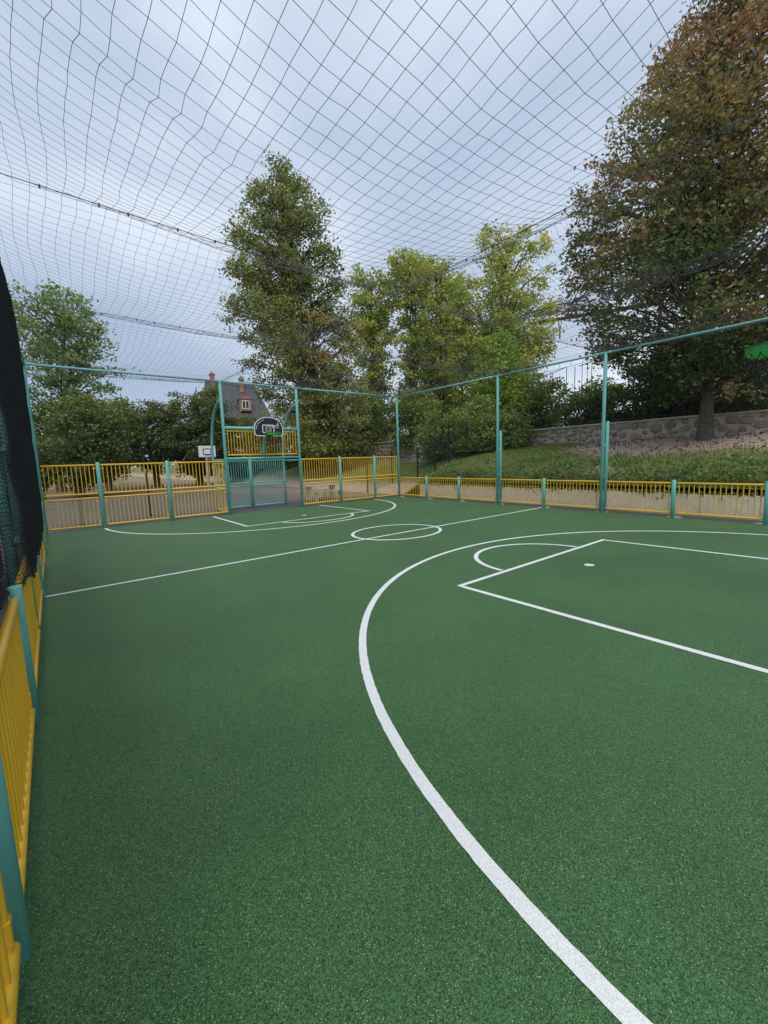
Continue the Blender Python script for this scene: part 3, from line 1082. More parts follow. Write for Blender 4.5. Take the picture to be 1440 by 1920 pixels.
# left net, seen almost along its own plane: slack folds and a frayed hem that hangs inside the fence
def zb_left(S):
    y = LEN-S
    base = np.interp(y, [-9, -5.2, -4.3, -3.4, -2.7, -2.1, -1.6, -1.0, -0.5, 1.0, 3.0, 5.0, 6.5, 8.2],
                        [1.10, 1.10, 1.09, 1.02, 0.93, 0.88, 0.90, 0.86, 0.84, 0.90, 0.95, 0.96, 1.0, 1.06])
    return base+0.02*np.sin(y*9)+0.012*np.sin(y*23)
def wave_left(S, T_):
    low = np.clip(1-T_*2.2, 0, 1)
    y = LEN-S
    inside = sstep((y+4.35)/1.3)*(1-0.62*sstep((y-3.5)/4.0))
    return -0.125*(1-inside)+0.008*np.sin(y*1.1+T_*5)+0.0035*np.sin(y*5.5+T_*40)+0.006*np.sin(T_*31+y)+low*0.02*inside
side_net('left_net', 'black close mesh net along the left edge hanging in slack folds over the fence', (0.055, LEN-0.05), (0, -1), 2*LEN+0.2,
         zb_left, lambda S: HP-0.05+0*S, 0.036, 0.0034, M['black_net'], wave_left, 0.012)

# dark windbreak cloth outside the left fence
ws = empty('windbreak_screen', (-0.62, 0, 0))
tag(ws, 'dark teal windbreak cloth on posts standing outside the left fence', 'screen')
yy = -7.6
while yy < 2.6:
    m = MB()
    n = 14
    vs_ = []
    for k in range(n+1):
        t = k/n
        xo = 0.03*math.sin(t*9+yy)+0.02*math.sin(t*23)
        zt_ = 1.92-0.05*math.sin(t*math.pi)
        vs_ += [(xo, yy+1.5*t, 0.05), (xo*0.5, yy+1.5*t, zt_)]
    m.add(vs_, [(2*k, 2*k+2, 2*k+3, 2*k+1) for k in range(n)], True)
    m.build('cloth_panel', M['screen'], ws)
    m = MB()
    m.post(0, yy-0.11, 0, 2.0, 0.035, 10)
    m.build('post', M['green_fence'], ws)
    yy += 1.72

# ------------------------------------------------------------------ vegetation
def leaves(centers, L_, W_, tone, mat, name, parent, droop_=0.3):
    n = len(centers)
    th = rng.uniform(0, 2*np.pi, n)
    el = rng.normal(-droop_, 0.55, n)
    A = np.stack([np.cos(th)*np.cos(el), np.sin(th)*np.cos(el), np.sin(el)], 1)
    R_ = rng.normal(0, 1, (n, 3))
    R_[:, 2] *= 0.6
    B = np.cross(A, R_)
    B /= np.linalg.norm(B, axis=1)[:, None]+1e-9
    sc = rng.uniform(0.65, 1.3, n)[:, None]
    a = A*L_*0.5*sc
    b = B*W_*0.5*sc
    up = np.cross(A, B)*W_*0.18*sc
    V = np.stack([centers-a, centers+b+up-a*0.1, centers+a, centers-b+up-a*0.1], 1).reshape(-1, 3)
    F = np.arange(4*n).reshape(n, 4)
    me = np_mesh(name, V, F, mat, np.repeat(np.clip(tone, 0, 1), 4))
    return link(name, me, parent)

def outline(rows, D):
    """crown measured in the photo: (row, left px, right px) -> height, centre and radius in metres at distance D"""
    out = []
    for py, xl, xr in rows:
        a_, b_ = at(xl, py, D), at(xr, py, D)
        c = (a_+b_)/2
        out.append((c[2], c[0], c[1], np.linalg.norm(a_[:2]-b_[:2])/2))
    out.sort()
    return np.array(out)

def tree(name, label, cat, base, rows, D, leafmat, bark, trunk_r, n_limb, leaf, cover, tone_fn, group=None,
         rise=0.25, fill=0.22, sig=0.14, n_sub=10, flat=0.6, top_thin=0.0, ragged=0.18, spread=0.13, stems=0, bunch=9):
    base = np.array(base, float)
    O = outline(rows, D)
    z0, z1 = O[0, 0], O[-1, 0]
    def env(z):
        return [np.interp(z, O[:, 0], O[:, i]) for i in (1, 2, 3)]
    root = empty(name, base)
    tag(root, label, cat, group)
    # trunk follows the crown axis
    zs = np.linspace(base[2], z0+(z1-z0)*0.93, 12)
    axis = []
    for k, z in enumerate(zs):
        cx, cy, _ = env(max(z, z0))
        t = k/(len(zs)-1)
        blend = sstep(np.array((z-base[2])/max(0.5, (z0+(z1-z0)*0.5-base[2])))).item()
        wob = trunk_r*0.8*math.sin(k*1.9+base[0])
        axis.append(np.array([base[0]*(1-blend)+cx*blend+wob*t, base[1]*(1-blend)+cy*blend+wob*t*0.7, z]))
    axis = np.array(axis)
    def ax(z):
        return np.array([np.interp(z, axis[:, 2], axis[:, 0]), np.interp(z, axis[:, 2], axis[:, 1]), z])
    m = MB()
    rs = [trunk_r*(1.35 if k == 0 else 1.0)*(1-0.88*(k/11)**0.9) for k in range(12)]
    m.tube([tuple(p-base) for p in axis], rs, 10, False)
    m.build('trunk', bark, root)
    for q in range(stems):
        a0 = rng.uniform(0, 6.28)
        m = MB()
        path = []
        for k in range(9):
            z = base[2]+(zs[-1]-base[2])*k/8*rng.uniform(0.97, 1.0)
            cx, cy, r = env(max(z, z0))
            off = min(r*0.55, 0.25+0.25*k)
            path.append((cx+math.cos(a0)*off-base[0], cy+math.sin(a0)*off-base[1], z-base[2]))
        m.tube(path, [trunk_r*0.62*(1-0.85*k/8) for k in range(9)], 7, False)
        m.build('stem', bark, root)
    br = MB()
    subs = []
    zlim = np.sort(rng.uniform(z0-0.02*(z1-z0), z0+(z1-z0)*0.97, n_limb))
    for k, z in enumerate(zlim):
        cx, cy, r = env(z)
        az = k*2.39996+rng.uniform(-0.5, 0.5)
        reach = r*rng.uniform(1-2.2*ragged, 1.0+ragged*0.6)
        tip = np.array([cx+math.cos(az)*reach, cy+math.sin(az)*reach, z])
        rz = min(reach*rise*rng.uniform(0.5, 1.5), z-base[2]-0.4)
        st = ax(np.clip(z-rz*1.4-reach*0.15, base[2]+0.3*(max(z0, base[2])-base[2])+0.1, axis[-1, 2]))
        mid = st*0.45+tip*0.55+np.array([0, 0, reach*0.08])
        lr = max(0.015, trunk_r*0.30*(0.35+0.65*reach/max(O[:, 3].max(), 0.1)))
        br.tube([tuple(st-base), tuple((st*0.7+mid*0.3)-base), tuple(mid-base), tuple(tip-base)], [lr, lr*0.8, lr*0.5, lr*0.15], 4, False)
        lt = rng.normal(0, 0.13)
        for q in range(n_sub):
            t = rng.uniform(fill, 1.0)
            p0 = (st*(1-t)+mid*t) if t < 0.55 else (mid*(1-(t-0.55)/0.45)+tip*((t-0.55)/0.45))
            ang = az+rng.normal(0, 0.9)
            ln = reach*rng.uniform(0.18, 0.42)+0.15
            p1 = p0+np.array([math.cos(ang)*ln, math.sin(ang)*ln, rng.normal(0.10, 0.30)*ln])
            cxx, cyy, rr = env(np.clip(p1[2], z0, z1))
            dv = p1[:2]-np.array([cxx, cyy])
            dl = np.linalg.norm(dv)
            lim = rr*(1.0+ragged*0.5)
            if dl > lim:
                p1[:2] = np.array([cxx, cyy])+dv*lim/dl
            subs.append((p0, p1, lt+rng.normal(0, 0.10), ln))
            br.tube([tuple(p0-base), tuple(p1-base)], [lr*0.35, lr*0.1], 3, False)
    br.build('branches', bark, root)
    area = float(np.sum((O[1:, 3]+O[:-1, 3])*np.diff(O[:, 0])))
    n_leaf = int(area*cover/(leaf*leaf*0.62*0.5))
    n_leaf = min(n_leaf*2, 230000)
    w_ = np.array([s[3] for s in subs])
    zz = np.array([s[1][2] for s in subs])
    w_ = w_*(1-top_thin*np.clip((zz-z0)/(z1-z0), 0, 1))
    w_ /= w_.sum()
    nb = max(20, n_leaf//bunch)
    n_leaf = nb*bunch
    pick = rng.choice(len(subs), nb, p=w_)
    P0 = np.array([s[0] for s in subs])[pick]
    P1 = np.array([s[1] for s in subs])[pick]
    LT = np.array([s[2] for s in subs])[pick]
    LN = np.array([s[3] for s in subs])[pick]
    t = rng.uniform(0.1, 1.08, nb)[:, None]
    sg = (sig+spread*LN)[:, None]
    C = P0+(P1-P0)*t+rng.normal(0, 1, (nb, 3))*sg*np.array([1, 1, flat])
    # keep the bunches inside the measured crown
    ex, ey, er = env(np.clip(C[:, 2], z0, z1))
    dv = C[:, :2]-np.stack([ex, ey], 1)
    dl = np.linalg.norm(dv, axis=1)+1e-6
    lim = er*(1.0+ragged*rng.uniform(-0.2, 0.9, nb))
    C[:, :2] -= dv*(np.maximum(0, dl-lim)/dl)[:, None]
    C = np.repeat(C, bunch, 0)+rng.normal(0, 1, (n_leaf, 3))*leaf*np.array([1.05, 1.05, 0.62])
    LT = np.repeat(LT+rng.normal(0, 0.09, nb), bunch)
    C[:, 2] = np.maximum(C[:, 2], base[2]+0.05)
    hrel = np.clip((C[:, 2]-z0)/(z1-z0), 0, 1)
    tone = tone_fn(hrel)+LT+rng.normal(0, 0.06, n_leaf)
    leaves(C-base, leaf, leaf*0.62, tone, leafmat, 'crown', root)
    return root

def gz_at(x, y):
    return float(hill_h(x, y)) if x > X0H else -0.05

def on_hill(px, D, dz=0.0):
    p = at(px, 860, D)
    return (p[0], p[1], gz_at(p[0], p[1])-0.05+dz)

# the tall tree in the middle
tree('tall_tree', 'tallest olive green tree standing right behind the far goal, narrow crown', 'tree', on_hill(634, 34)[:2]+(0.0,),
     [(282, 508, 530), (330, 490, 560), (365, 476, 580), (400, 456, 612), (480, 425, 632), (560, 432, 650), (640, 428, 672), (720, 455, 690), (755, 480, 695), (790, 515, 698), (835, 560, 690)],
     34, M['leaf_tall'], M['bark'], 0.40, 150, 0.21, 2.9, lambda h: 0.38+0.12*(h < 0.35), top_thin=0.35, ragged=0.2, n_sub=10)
# slender limes beyond the wall
GS = 'slender yellow green trees beyond the stone wall'
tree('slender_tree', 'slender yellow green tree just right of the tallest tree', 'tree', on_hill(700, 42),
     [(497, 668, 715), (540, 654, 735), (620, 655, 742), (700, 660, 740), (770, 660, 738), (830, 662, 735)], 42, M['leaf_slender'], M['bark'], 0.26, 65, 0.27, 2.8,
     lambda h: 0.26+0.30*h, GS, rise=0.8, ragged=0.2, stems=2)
tree('slender_tree', 'slender yellow green tree rising just right of the far corner pole', 'tree', on_hill(772, 40),
     [(464, 738, 770), (500, 726, 800), (580, 735, 815), (660, 746, 805), (740, 748, 800), (820, 748, 800)], 40, M['leaf_slender'], M['bark'], 0.26, 70, 0.27, 3.0,
     lambda h: 0.28+0.30*h, GS, rise=0.8, ragged=0.2, stems=2)
tree('slender_tree', 'slender yellow green tree, third one right of the tallest tree', 'tree', on_hill(820, 43),
     [(472, 795, 830), (520, 780, 858), (600, 775, 860), (680, 775, 860), (760, 780, 855), (830, 785, 850)], 43, M['leaf_slender'], M['bark'], 0.26, 70, 0.27, 3.2,
     lambda h: 0.24+0.32*h, GS, rise=0.8, ragged=0.2, stems=2)
tree('slender_tree', 'slender olive tree touching the left side of the broad yellow crown', 'tree', on_hill(856, 46),
     [(500, 835, 872), (545, 822, 888), (620, 818, 892), (700, 820, 890), (780, 822, 885), (835, 826, 880)], 46, M['leaf_slender'], M['bark'], 0.24, 65, 0.28, 2.8,
     lambda h: 0.25+0.25*h, GS, rise=0.8, ragged=0.2, stems=1)
tree('lime_tree', 'broad yellow green tree with open dark limbs, widest of the middle group', 'tree', on_hill(938, 36),
     [(427, 905, 948), (452, 892, 1015), (500, 868, 1034), (560, 842, 1044), (620, 840, 1046), (660, 858, 1030), (720, 850, 1022), (790, 850, 1000)], 36, M['leaf_slender'], M['bark'], 0.34, 95, 0.22, 3.0,
     lambda h: 0.28+0.34*h, None, rise=0.55, ragged=0.14)
tree('young_conifer', 'bright green feathery young tree in front of the broad yellow tree', 'tree', on_hill(935, 29),
     [(618, 918, 952), (660, 902, 968), (710, 890, 990), (770, 884, 1005), (830, 878, 1012)], 29, M['leaf_bright'], M['bark'], 0.16, 60, 0.19, 3.2,
     lambda h: 0.35+0.3*h, None, rise=0.5, ragged=0.12, fill=0.2)
# the big browning tree on the bank
bx, by = 20.9, -3.15
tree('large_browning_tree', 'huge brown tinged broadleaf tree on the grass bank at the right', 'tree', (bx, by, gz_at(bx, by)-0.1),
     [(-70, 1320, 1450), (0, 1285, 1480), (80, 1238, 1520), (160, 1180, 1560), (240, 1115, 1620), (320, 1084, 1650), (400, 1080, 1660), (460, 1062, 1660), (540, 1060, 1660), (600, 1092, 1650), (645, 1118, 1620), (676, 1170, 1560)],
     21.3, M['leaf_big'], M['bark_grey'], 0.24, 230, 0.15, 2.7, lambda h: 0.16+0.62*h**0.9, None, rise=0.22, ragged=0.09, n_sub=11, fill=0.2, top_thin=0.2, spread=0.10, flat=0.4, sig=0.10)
# left group
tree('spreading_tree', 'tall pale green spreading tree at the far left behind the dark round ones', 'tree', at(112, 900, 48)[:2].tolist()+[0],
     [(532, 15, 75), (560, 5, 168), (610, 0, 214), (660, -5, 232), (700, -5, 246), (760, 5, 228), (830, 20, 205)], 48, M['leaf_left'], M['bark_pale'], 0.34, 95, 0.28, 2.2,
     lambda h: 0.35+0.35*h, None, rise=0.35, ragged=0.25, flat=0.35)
GR = 'round clipped dark trees beyond the far fence'
for (rows, pxt, D, lab, cov) in (
    ([(738, 138, 176), (765, 105, 212), (800, 88, 238), (840, 86, 242), (872, 100, 238)], 146, 37, 'round dark green tree nearest the left corner of the far fence', 5.0),
    ([(748, 195, 235), (775, 180, 262), (820, 178, 275), (866, 188, 268)], 203, 44, 'round dark green tree partly hidden between two others, second from left', 4.5),
    ([(742, 255, 292), (772, 236, 315), (815, 228, 325), (862, 236, 318)], 295, 47, 'small round olive tree between the round dark ones', 3.6),
    ([(714, 335, 388), (740, 310, 420), (790, 302, 442), (830, 300, 455), (868, 318, 440)], 375, 46, 'round dark green tree with the highest dome, left of the goal', 5.0)):
    b_ = at(pxt, 900, D)
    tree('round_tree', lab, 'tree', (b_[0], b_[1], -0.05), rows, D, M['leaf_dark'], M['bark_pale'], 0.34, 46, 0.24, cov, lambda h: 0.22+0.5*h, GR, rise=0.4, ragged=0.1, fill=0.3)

def shrub(label, rows, D, pxb, mat, cover=4.5, leaf=0.17, tone=lambda h: 0.25+0.45*h, name='shrub', base=None, ragged=0.14, group=None, cat='shrub'):
    b_ = base or on_hill(pxb, D)
    return tree(name, label, cat, b_, rows, D, mat, M['bark'], 0.07, 34, leaf, cover, tone, group, rise=0.6, ragged=ragged, fill=0.1)
shrub('rounded green shrub just right of the bright young tree', [(703, 985, 1035), (730, 955, 1058), (770, 940, 1064), (820, 935, 1050)], 29, 1000, M['leaf_shrub'])
shrub('dark ivy mass spilling over the stone wall behind the second right pole', [(752, 880, 960), (790, 862, 990), (830, 855, 1000), (858, 862, 985)], 25.5, 925, M['leaf_shrub'], 6.0)
shrub('leafy elder bush before the stone wall right of the corner pole', [(770, 800, 862), (795, 782, 880), (830, 785, 892), (866, 800, 880)], 26.5, 838, M['leaf_shrub'], 4.5)
shrub('dark shrub in the gap behind the corner pole', [(735, 745, 800), (770, 735, 830), (810, 738, 835), (832, 745, 830)], 33, 790, M['leaf_shrub'], 4.5, 0.2)
shrub('dark undergrowth between the tallest tree trunk and the corner pole', [(742, 655, 730), (780, 645, 750), (820, 650, 755), (842, 660, 750)], 38, 700, M['leaf_shrub'], 4.0, 0.22)
shrub('dark laurel hedge clump beyond the iron railing left of the third right pole', [(712, 1100, 1140), (738, 1068, 1180), (770, 1050, 1195), (800, 1040, 1200)], 27, 1120, M['leaf_shrub'], 6.0)
shrub('very dark hedge clump behind the trunk of the big tree', [(672, 1190, 1290), (710, 1165, 1320), (750, 1160, 1335), (792, 1160, 1340)], 26.5, 1240, M['leaf_dark'], 7.0, tone=lambda h: 0.1+0.1*h)  # leaf tones kept near the dark end of the ramp
shrub('very dark hedge clump under the green rim at the right edge', [(655, 1330, 1430), (690, 1310, 1500), (740, 1300, 1560), (788, 1300, 1560)], 26.0, 1420, M['leaf_dark'], 7.0, tone=lambda h: 0.1+0.1*h)  # same dark leaf tones as the clump before it
shrub('dark undergrowth just right of the far goal under the tallest tree', [(742, 565, 640), (780, 545, 660), (825, 545, 665), (852, 552, 655)], 41, 600, M['leaf_shrub'], 4.5, 0.22, base=tuple(at(600, 880, 41)[:2])+(-0.05,))
bb = at(465, 880, 50)
shrub('loose green bush seen through the panels over the far goal', [(757, 500, 570), (778, 440, 590), (805, 425, 600), (840, 420, 610), (872, 425, 610)], 50, 470, M['leaf_dark'], 4.5, 0.26, base=(bb[0], bb[1], -0.05))
bb = at(80, 900, 37)
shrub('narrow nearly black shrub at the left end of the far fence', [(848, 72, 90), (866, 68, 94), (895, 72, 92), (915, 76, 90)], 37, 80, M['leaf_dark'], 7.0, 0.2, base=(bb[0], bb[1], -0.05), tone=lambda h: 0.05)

# grass, weeds and dead leaves on the bank
def blades(n, name, xr, yr, hmin, hmax, wid, keep, tone_fn, mat, kindlab):
    x = rng.uniform(*xr, n)
    y = rng.uniform(*yr, n)
    k = keep(x, y) > rng.uniform(0, 1, n)
    x, y = x[k], y[k]
    n = len(x)
    z = hill_h(x, y)
    h = rng.uniform(hmin, hmax, n)
    th = rng.uniform(0, 2*np.pi, n)
    lean = rng.normal(0, 0.45, (n, 2))*h[:, None]
    w_ = wid*rng.uniform(0.6, 1.4, n)
    dx, dy = np.cos(th)*w_/2, np.sin(th)*w_/2
    V = np.stack([np.stack([x-dx, y-dy, z-0.02], 1), np.stack([x+dx, y+dy, z-0.02], 1),
                  np.stack([x+lean[:, 0], y+lean[:, 1], z+h], 1)], 1).reshape(-1, 3)
    F = np.arange(3*n).reshape(n, 3)
    o = link(name, np_mesh(name, V, F, mat, np.repeat(np.clip(tone_fn(x, y), 0, 1), 3)))
    tag(o, kindlab, 'grass', kind='stuff')
    return o
patchy = lambda x, y: 0.5+0.25*np.sin(x*1.3+y*0.7)+0.25*np.sin(y*1.9-x*0.8)
blades(120000, 'grass', (15.45, 21.9), (-11, 16), 0.03, 0.11, 0.032, lambda x, y: (1-dirt_mask(x, y))*(0.55+0.45*patchy(x, y)),
       lambda x, y: 0.25+0.45*patchy(x, y)+rng.normal(0, 0.15, len(x)), M['grass'], 'short uneven grass growing on the bank')
nw = 9000
wx = np.abs(rng.normal(0, 0.42, nw))+X0H-0.02
wy = rng.uniform(-11, 7.6, nw)
clump = 0.5+0.5*np.sin(wy*2.3)*np.sin(wy*0.9+1)
kk = rng.uniform(0, 1, nw) < (0.25+0.75*clump)
wx, wy, clump = wx[kk], wy[kk], clump[kk]
wz = hill_h(wx, wy)+rng.uniform(0, 1, len(wx))**1.5*(0.10+0.28*clump)
over = rng.uniform(0, 1, len(wx)) < 0.30
wx = np.where(over, 15.28-rng.uniform(0, 0.08, len(wx)), wx)
wz = np.where(over, 0.70-rng.uniform(0, 1, len(wx))**2*0.28*clump, wz)
wo_ = leaves(np.stack([wx, wy, wz], 1), 0.13, 0.07, 0.35+rng.normal(0, 0.2, len(wx)), M['leaf_shrub'], 'weeds', None)
tag(wo_, 'leafy weeds hanging along the top of the concrete wall', 'weeds', kind='stuff')
nc = 34
cxs, cys = rng.uniform(15.8, 18.0, nc), rng.uniform(-8, 9, nc)
q = rng.integers(0, nc, 2600)
tx = cxs[q]+rng.normal(0, 0.16, len(q))
ty = cys[q]+rng.normal(0, 0.16, len(q))
tz = hill_h(np.maximum(tx, X0H), ty)+np.abs(rng.normal(0, 0.11, len(q)))
tag(leaves(np.stack([np.maximum(tx, X0H), ty, tz], 1), 0.12, 0.07, 0.55+rng.normal(0, 0.2, len(q)), M['leaf_left'], 'ground_plants', None),
    'low leafy plants scattered in tufts on the grass bank', 'plants', kind='stuff')
nd = 1500
dx_, dy_ = rng.uniform(16, 21.9, nd), rng.uniform(-10, 3, nd)
tag(leaves(np.stack([dx_, dy_, hill_h(dx_, dy_)+0.02], 1), 0.11, 0.08, rng.uniform(0, 1, nd), M['dead'], 'fallen_leaves', None, 0.0),
    'brown fallen leaves on the bare soil under the big tree', 'leaves', kind='stuff')

# ------------------------------------------------------------------ things beyond the far end
def oriented(px, py, D):
    p = at(px, py, D)
    d = p[:2]-CAM[:2]
    return p, math.atan2(d[1], d[0])-math.pi/2

# house with slate roof and brick dormer
p, rz = oriented(462, 872, 82)
hs = empty('brick_house', (p[0], p[1], -0.05))
hs.rotation_euler = (0, 0, rz+0.10)
tag(hs, 'brick house with steep slate roof, chimneys and dormer behind the goal', 'house')
s_ = 82/FPX*0.985
def hx(px): return (px-462)*s_*1.02
def hz(py): return 1.96+(871-py)*s_*1.02
x0, x1, ze, zr2 = hx(398), hx(508), hz(792), hz(722)
m = MB()
m.box((x0, 0, 0), (x1, 10, ze))
m.build('wall', M['brick'], hs)
for zc in (hz(800), hz(822), hz(845)):
    m = MB()
    m.box((x0-0.03, -0.05, zc-0.28), (x1+0.03, -0.002, zc+0.28))
    m.build('stone_band', M['cream'], hs)
m = MB()
m.add([(x0-0.4, -0.5, ze), (x1+0.4, -0.5, ze), (x1-2.0, 5, zr2), (x0+1.0, 5, zr2), (x0-0.4, 10.5, ze), (x1+0.4, 10.5, ze)],
      [(0, 1, 2, 3), (5, 4, 3, 2), (1, 5, 2), (4, 0, 3), (0, 4, 5, 1)])
roof = m.build('roof', M['slate'], hs)
for cxp, ytop, yb_ in ((419, 712, 733), (467, 717, 737)):
    m = MB()
    cx_ = hx(cxp)
    y_ = 3.6
    m.box((cx_-0.42, y_-0.4, hz(yb_+6)), (cx_+0.42, y_+0.5, hz(ytop)))
    m.box((cx_-0.5, y_-0.48, hz(ytop+3)), (cx_+0.5, y_+0.58, hz(ytop+1.4)))
    m.tube([(cx_, y_, hz(ytop)-0.05), (cx_, y_, hz(ytop)+0.35)], 0.14, 8)
    m.build('chimney', M['brick'], roof)
dm = MB()
dx0, dx1, dz0, dz1 = hx(458), hx(478), hz(779), hz(759)
dm.box((dx0, -0.2, dz0), (dx1, 3.5, dz1))
dm.add([(dx0-0.2, -0.35, dz1), ((dx0+dx1)/2, -0.35, dz1+0.55), (dx1+0.2, -0.35, dz1), (dx0-0.2, 3.6, dz1), ((dx0+dx1)/2, 3.6, dz1+0.55), (dx1+0.2, 3.6, dz1)],
       [(0, 2, 1), (3, 4, 5), (0, 1, 4, 3), (1, 2, 5, 4), (0, 3, 5, 2)])
dorm = dm.build('dormer', M['brick'], hs)
def win(parent, xa, xb, za, zb_, yf):
    m = MB()
    t = 0.11
    for q0, q1 in (((xa, za), (xa+t, zb_)), ((xb-t, za), (xb, zb_)), ((xa+t, za), (xb-t, za+t)), ((xa+t, zb_-t), (xb-t, zb_)), (((xa+xb)/2-t/2, za+t), ((xa+xb)/2+t/2, zb_-t))):
        m.box((q0[0], yf-0.08, q0[1]), (q1[0], yf, q1[1]))
    m.build('window_frame', M['white'], parent)
    m = MB()
    m.box((xa+t, yf-0.04, za+t), (xb-t, yf-0.01, zb_-t))
    m.build('window_pane', M['glass'], parent)
win(dorm, hx(462), hx(474), hz(776), hz(762), -0.2)
for px_ in (420, 440, 463, 484):
    win(hs, hx(px_)-0.6, hx(px_)+0.6, hz(838), hz(812), -0.06)

# pale school building at the left
p, rz = oriented(115, 872, 58)
wb = empty('pale_building', (p[0], p[1], -0.05))
wb.rotation_euler = (0, 0, rz)
tag(wb, 'low whitish building with pale green panels far left beyond the trees', 'building')
s2 = 58/FPX
m = MB()
m.box((-6, 0, 0), (5.2, 7, (870-846)*s2*1.3+1.9))
m.build('wall', M['cream'], wb)
m = MB()
m.box((-6.3, -0.35, (870-846)*s2*1.3+1.902), (5.5, 7.3, (870-846)*s2*1.3+2.15))
m.build('roof', M['roof_grey'], wb)
for k in range(5):
    m = MB()
    m.box((-4.9+k*1.9, -0.05, 0.75), (-3.5+k*1.9, -0.003, 3.0))
    wp = m.build('shutter_panel', M['pale_green'], wb)
    m = MB()
    m.box((-4.98+k*1.9, -0.09, 0.66), (-3.42+k*1.9, -0.053, 0.745))
    m.build('sill', M['white'], wp)

# white practice backboard on a post
p, rz = oriented(388, 845, 30)
bh = empty('practice_hoop', (p[0], p[1], -0.05))
bh.rotation_euler = (0, 0, rz+0.15)
tag(bh, 'white rectangular basketball backboard on a pole behind the far fence', 'basketball hoop')
m = MB()
m.tube([(0, 0.35, 0), (0, 0.35, 2.4), (0, 0.1, 2.95)], 0.06, 8)
m.build('pole', M['white'], bh)
m = MB()
m.box((-0.52, -0.03, 2.55), (0.52, 0.03, 3.28))
pb = m.build('backboard', M['white'], bh)
m = MB()
for q0, q1 in (((-0.26, 2.70), (-0.21, 3.10)), ((0.21, 2.70), (0.26, 3.10)), ((-0.21, 2.70), (0.21, 2.75)), ((-0.21, 3.05), (0.21, 3.10))):
    m.box((q0[0], -0.036, q0[1]), (q1[0], -0.0305, q1[1]))
m.build('target_square', M['black'], pb)
m = MB()
m.tube([(0.22*math.cos(t), -0.26+0.22*math.sin(t), 2.68) for t in np.linspace(0, 2*math.pi, 17)], 0.014, 5, False)
m.build('rim', M['brick'], bh)
m = MB()
for k in range(10):
    t = 2*math.pi*k/10
    m.tube([(0.22*math.cos(t), -0.26+0.22*math.sin(t), 2.67), (0.13*math.cos(t+0.5), -0.26+0.13*math.sin(t+0.5), 2.3)], 0.006, 3, False)
m.build('hoop_net', M['white'], bh)

# pale green picnic table and white handrail outside the recess
tb_ = empty('picnic_table', (11.3, 10.9, 0))
tag(tb_, 'pale green metal table outside the fence just right of the goal', 'table')
m = MB()
m.box((-1.0, -0.32, 0.70), (1.0, 0.32, 0.74))
m.build('table_top', M['pale_green'], tb_)
for sx in (-0.7, 0.7):
    m = MB()
    m.box((sx-0.05, -0.25, 0), (sx+0.05, 0.25, 0.70))
    m.build('leg', M['pale_green'], tb_)
for sy in (-0.75, 0.75):
    m = MB()
    m.box((-0.95, sy-0.14, 0.42), (0.95, sy+0.14, 0.46))
    for sx in (-0.7, 0.7):
        m.box((sx-0.04, sy-0.08, 0), (sx+0.04, sy+0.08, 0.42))
    m.build('bench', M['pale_green'], tb_)
# thin dark posts and the green wire fence outside
for (x, y, lab) in ((0.99, 9.75, 'thin dark post behind the far fence, nearest the left corner'), (3.28, 10.72, 'thin dark post behind the middle panel of the left far fence')):
    e = empty('fence_post', (x, y, 0))
    tag(e, lab, 'post', 'thin dark posts behind the far fence')
    m = MB()
    m.box((-0.03, -0.03, 0), (0.03, 0.03, 1.75))
    m.build('shaft', M['dark_metal'], e)
    m = MB()
    m.box((-0.07, -0.07, -0.02), (0.07, 0.07, 0.015))
    m.build('foot_plate', M['dark_metal'], e)
wf = empty('wire_mesh_fence', (0, 0, 0))
tag(wf, 'dark green wire mesh fence before the stone wall right of the corner pole', 'fence')
pts_f = []
for px_ in (687, 735, 783, 815, 842, 875):
    q_ = at(px_, 870, 24.0 if px_ > 740 else 25.5)
    pts_f.append((q_[0], q_[1], gz_at(q_[0], q_[1])))
for q_ in pts_f:
    m = MB()
    m.box((q_[0]-0.035, q_[1]-0.035, q_[2]-0.1), (q_[0]+0.035, q_[1]+0.035, q_[2]+2.0))
    m.build('post', M['dark_metal'], wf)
m = MB()
for a_, b_ in zip(pts_f[:-1], pts_f[1:]):
    a_, b_ = np.array(a_), np.array(b_)
    for z in np.arange(0.1, 1.95, 0.2):
        m.tube([tuple(a_+np.array([0, 0, z])), tuple(b_+np.array([0, 0, z]))], 0.006, 3, False)
    n = int(np.linalg.norm(b_-a_)/0.07)
    for k in range(n):
        c = a_+(b_-a_)*k/n
        m.tube([(c[0], c[1], c[2]+0.08), (c[0], c[1], c[2]+1.95)], 0.005, 3, False)
tag(m.build('wires', M['green_fence'], wf), kind='stuff')

# railway gantry with wires and the footbridge railing
def frame_at(name, label, cat, px, D):
    p, rz = oriented(px, 860, D)
    e = empty(name, (p[0], p[1], 0))
    e.rotation_euler = (0, 0, rz)
    tag(e, label, cat)
    k = D/FPX*1.08
    return e, (lambda q: (q-px)*k), (lambda q: 1.96+(853-q)*k)
ga, fx, fz = frame_at('railway_gantry', 'rusty railway overhead line gantry seen in the gap left of the big tree', 'gantry', 1080, 62)
m = MB()
m.box((fx(1005), -0.12, fz(651)), (fx(1180), 0.12, fz(646.5)))
m.build('main_beam', M['dark_metal'], ga)
m = MB()
m.box((fx(1048), -0.06, fz(628.6)), (fx(1090), 0.06, fz(626.8)))
m.box((fx(1065)-0.04, -0.04, fz(646)), (fx(1065)+0.04, 0.04, fz(629)))
m.build('upper_arm', M['dark_metal'], ga)
for px_ in (1000, 1182):
    m = MB()
    m.box((fx(px_)-0.16, -0.16, 0), (fx(px_)+0.16, 0.16, fz(640)))
    m.build('mast', M['dark_metal'], ga)
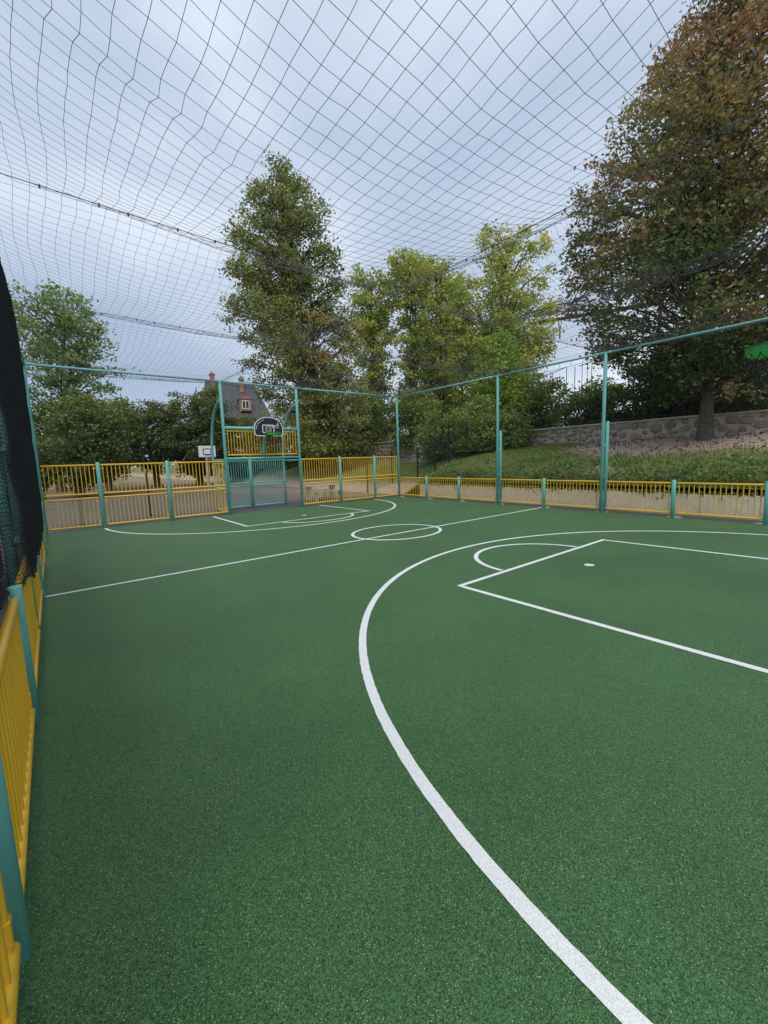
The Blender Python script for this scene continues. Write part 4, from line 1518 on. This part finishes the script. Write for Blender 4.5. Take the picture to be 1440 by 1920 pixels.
for px_, l in ((1053, 27), (1104, 26)):
    m = MB()
    m.tube([(fx(px_-2.5), 0, fz(651)), (fx(px_), 0, fz(651+l*0.6)), (fx(px_), 0, fz(651+l))], [0.06, 0.11, 0.10], 6)
    m.tube([(fx(px_+2.5), 0, fz(651)), (fx(px_), 0, fz(651+l*0.6))], 0.05, 6)
    m.build('insulator', M['dark_metal'], ga)
m = MB()
m.tube([(fx(1058), 0, fz(652)), (fx(1095), 0, fz(660)), (fx(1140), 0, fz(650))], 0.05, 5)
m.tube([(fx(1077.5), 0, fz(650)), (fx(1077.5), 0, fz(660))], 0.07, 5)
m.build('brace', M['dark_metal'], ga)
ow, fx, fz = frame_at('overhead_wires', 'thin railway overhead wires crossing the gap left of the big tree', 'wires', 1080, 60)
for (x0_, y0_, x1_, y1_) in ((1010, 684, 1150, 628), (1010, 690, 1150, 655), (1015, 700, 1150, 668), (1010, 642, 1150, 600), (1010, 655, 1140, 590), (1030, 612, 1150, 690), (1020, 598, 1140, 668), (1010, 712, 1150, 690), (1045, 585, 1130, 660)):
    m = MB()
    mid = ((x0_+x1_)/2, (y0_+y1_)/2+3)
    m.tube([(fx(x0_-30), 0.4, fz(y0_-(y1_-y0_)/(x1_-x0_)*30)), (fx(mid[0]), 0, fz(mid[1])), (fx(x1_+30), -0.4, fz(y1_+(y1_-y0_)/(x1_-x0_)*30))], 0.022, 4, False)
    m.build('wire', M['dark_metal'], ow)
fb, fx, fz = frame_at('footbridge_railing', 'grey footbridge railing climbing behind the shrubs left of the big tree', 'railing', 1070, 48)
m = MB()
m.tube([(fx(1025), 0, fz(733)), (fx(1061), 0, fz(721))], 0.04, 5)
m.tube([(fx(1078), 0, fz(722)), (fx(1110), 0, fz(713))], 0.04, 5)
m.build('handrail', M['dark_metal'], fb)
for px_, pt in ((1041, 727), (1061.5, 721), (1073, 722), (1083, 719), (1090, 718), (1096, 716)):
    m = MB()
    m.tube([(fx(px_), 0, fz(775)), (fx(px_), 0, fz(pt))], 0.035, 5)
    m.build('baluster', M['dark_metal'], fb)
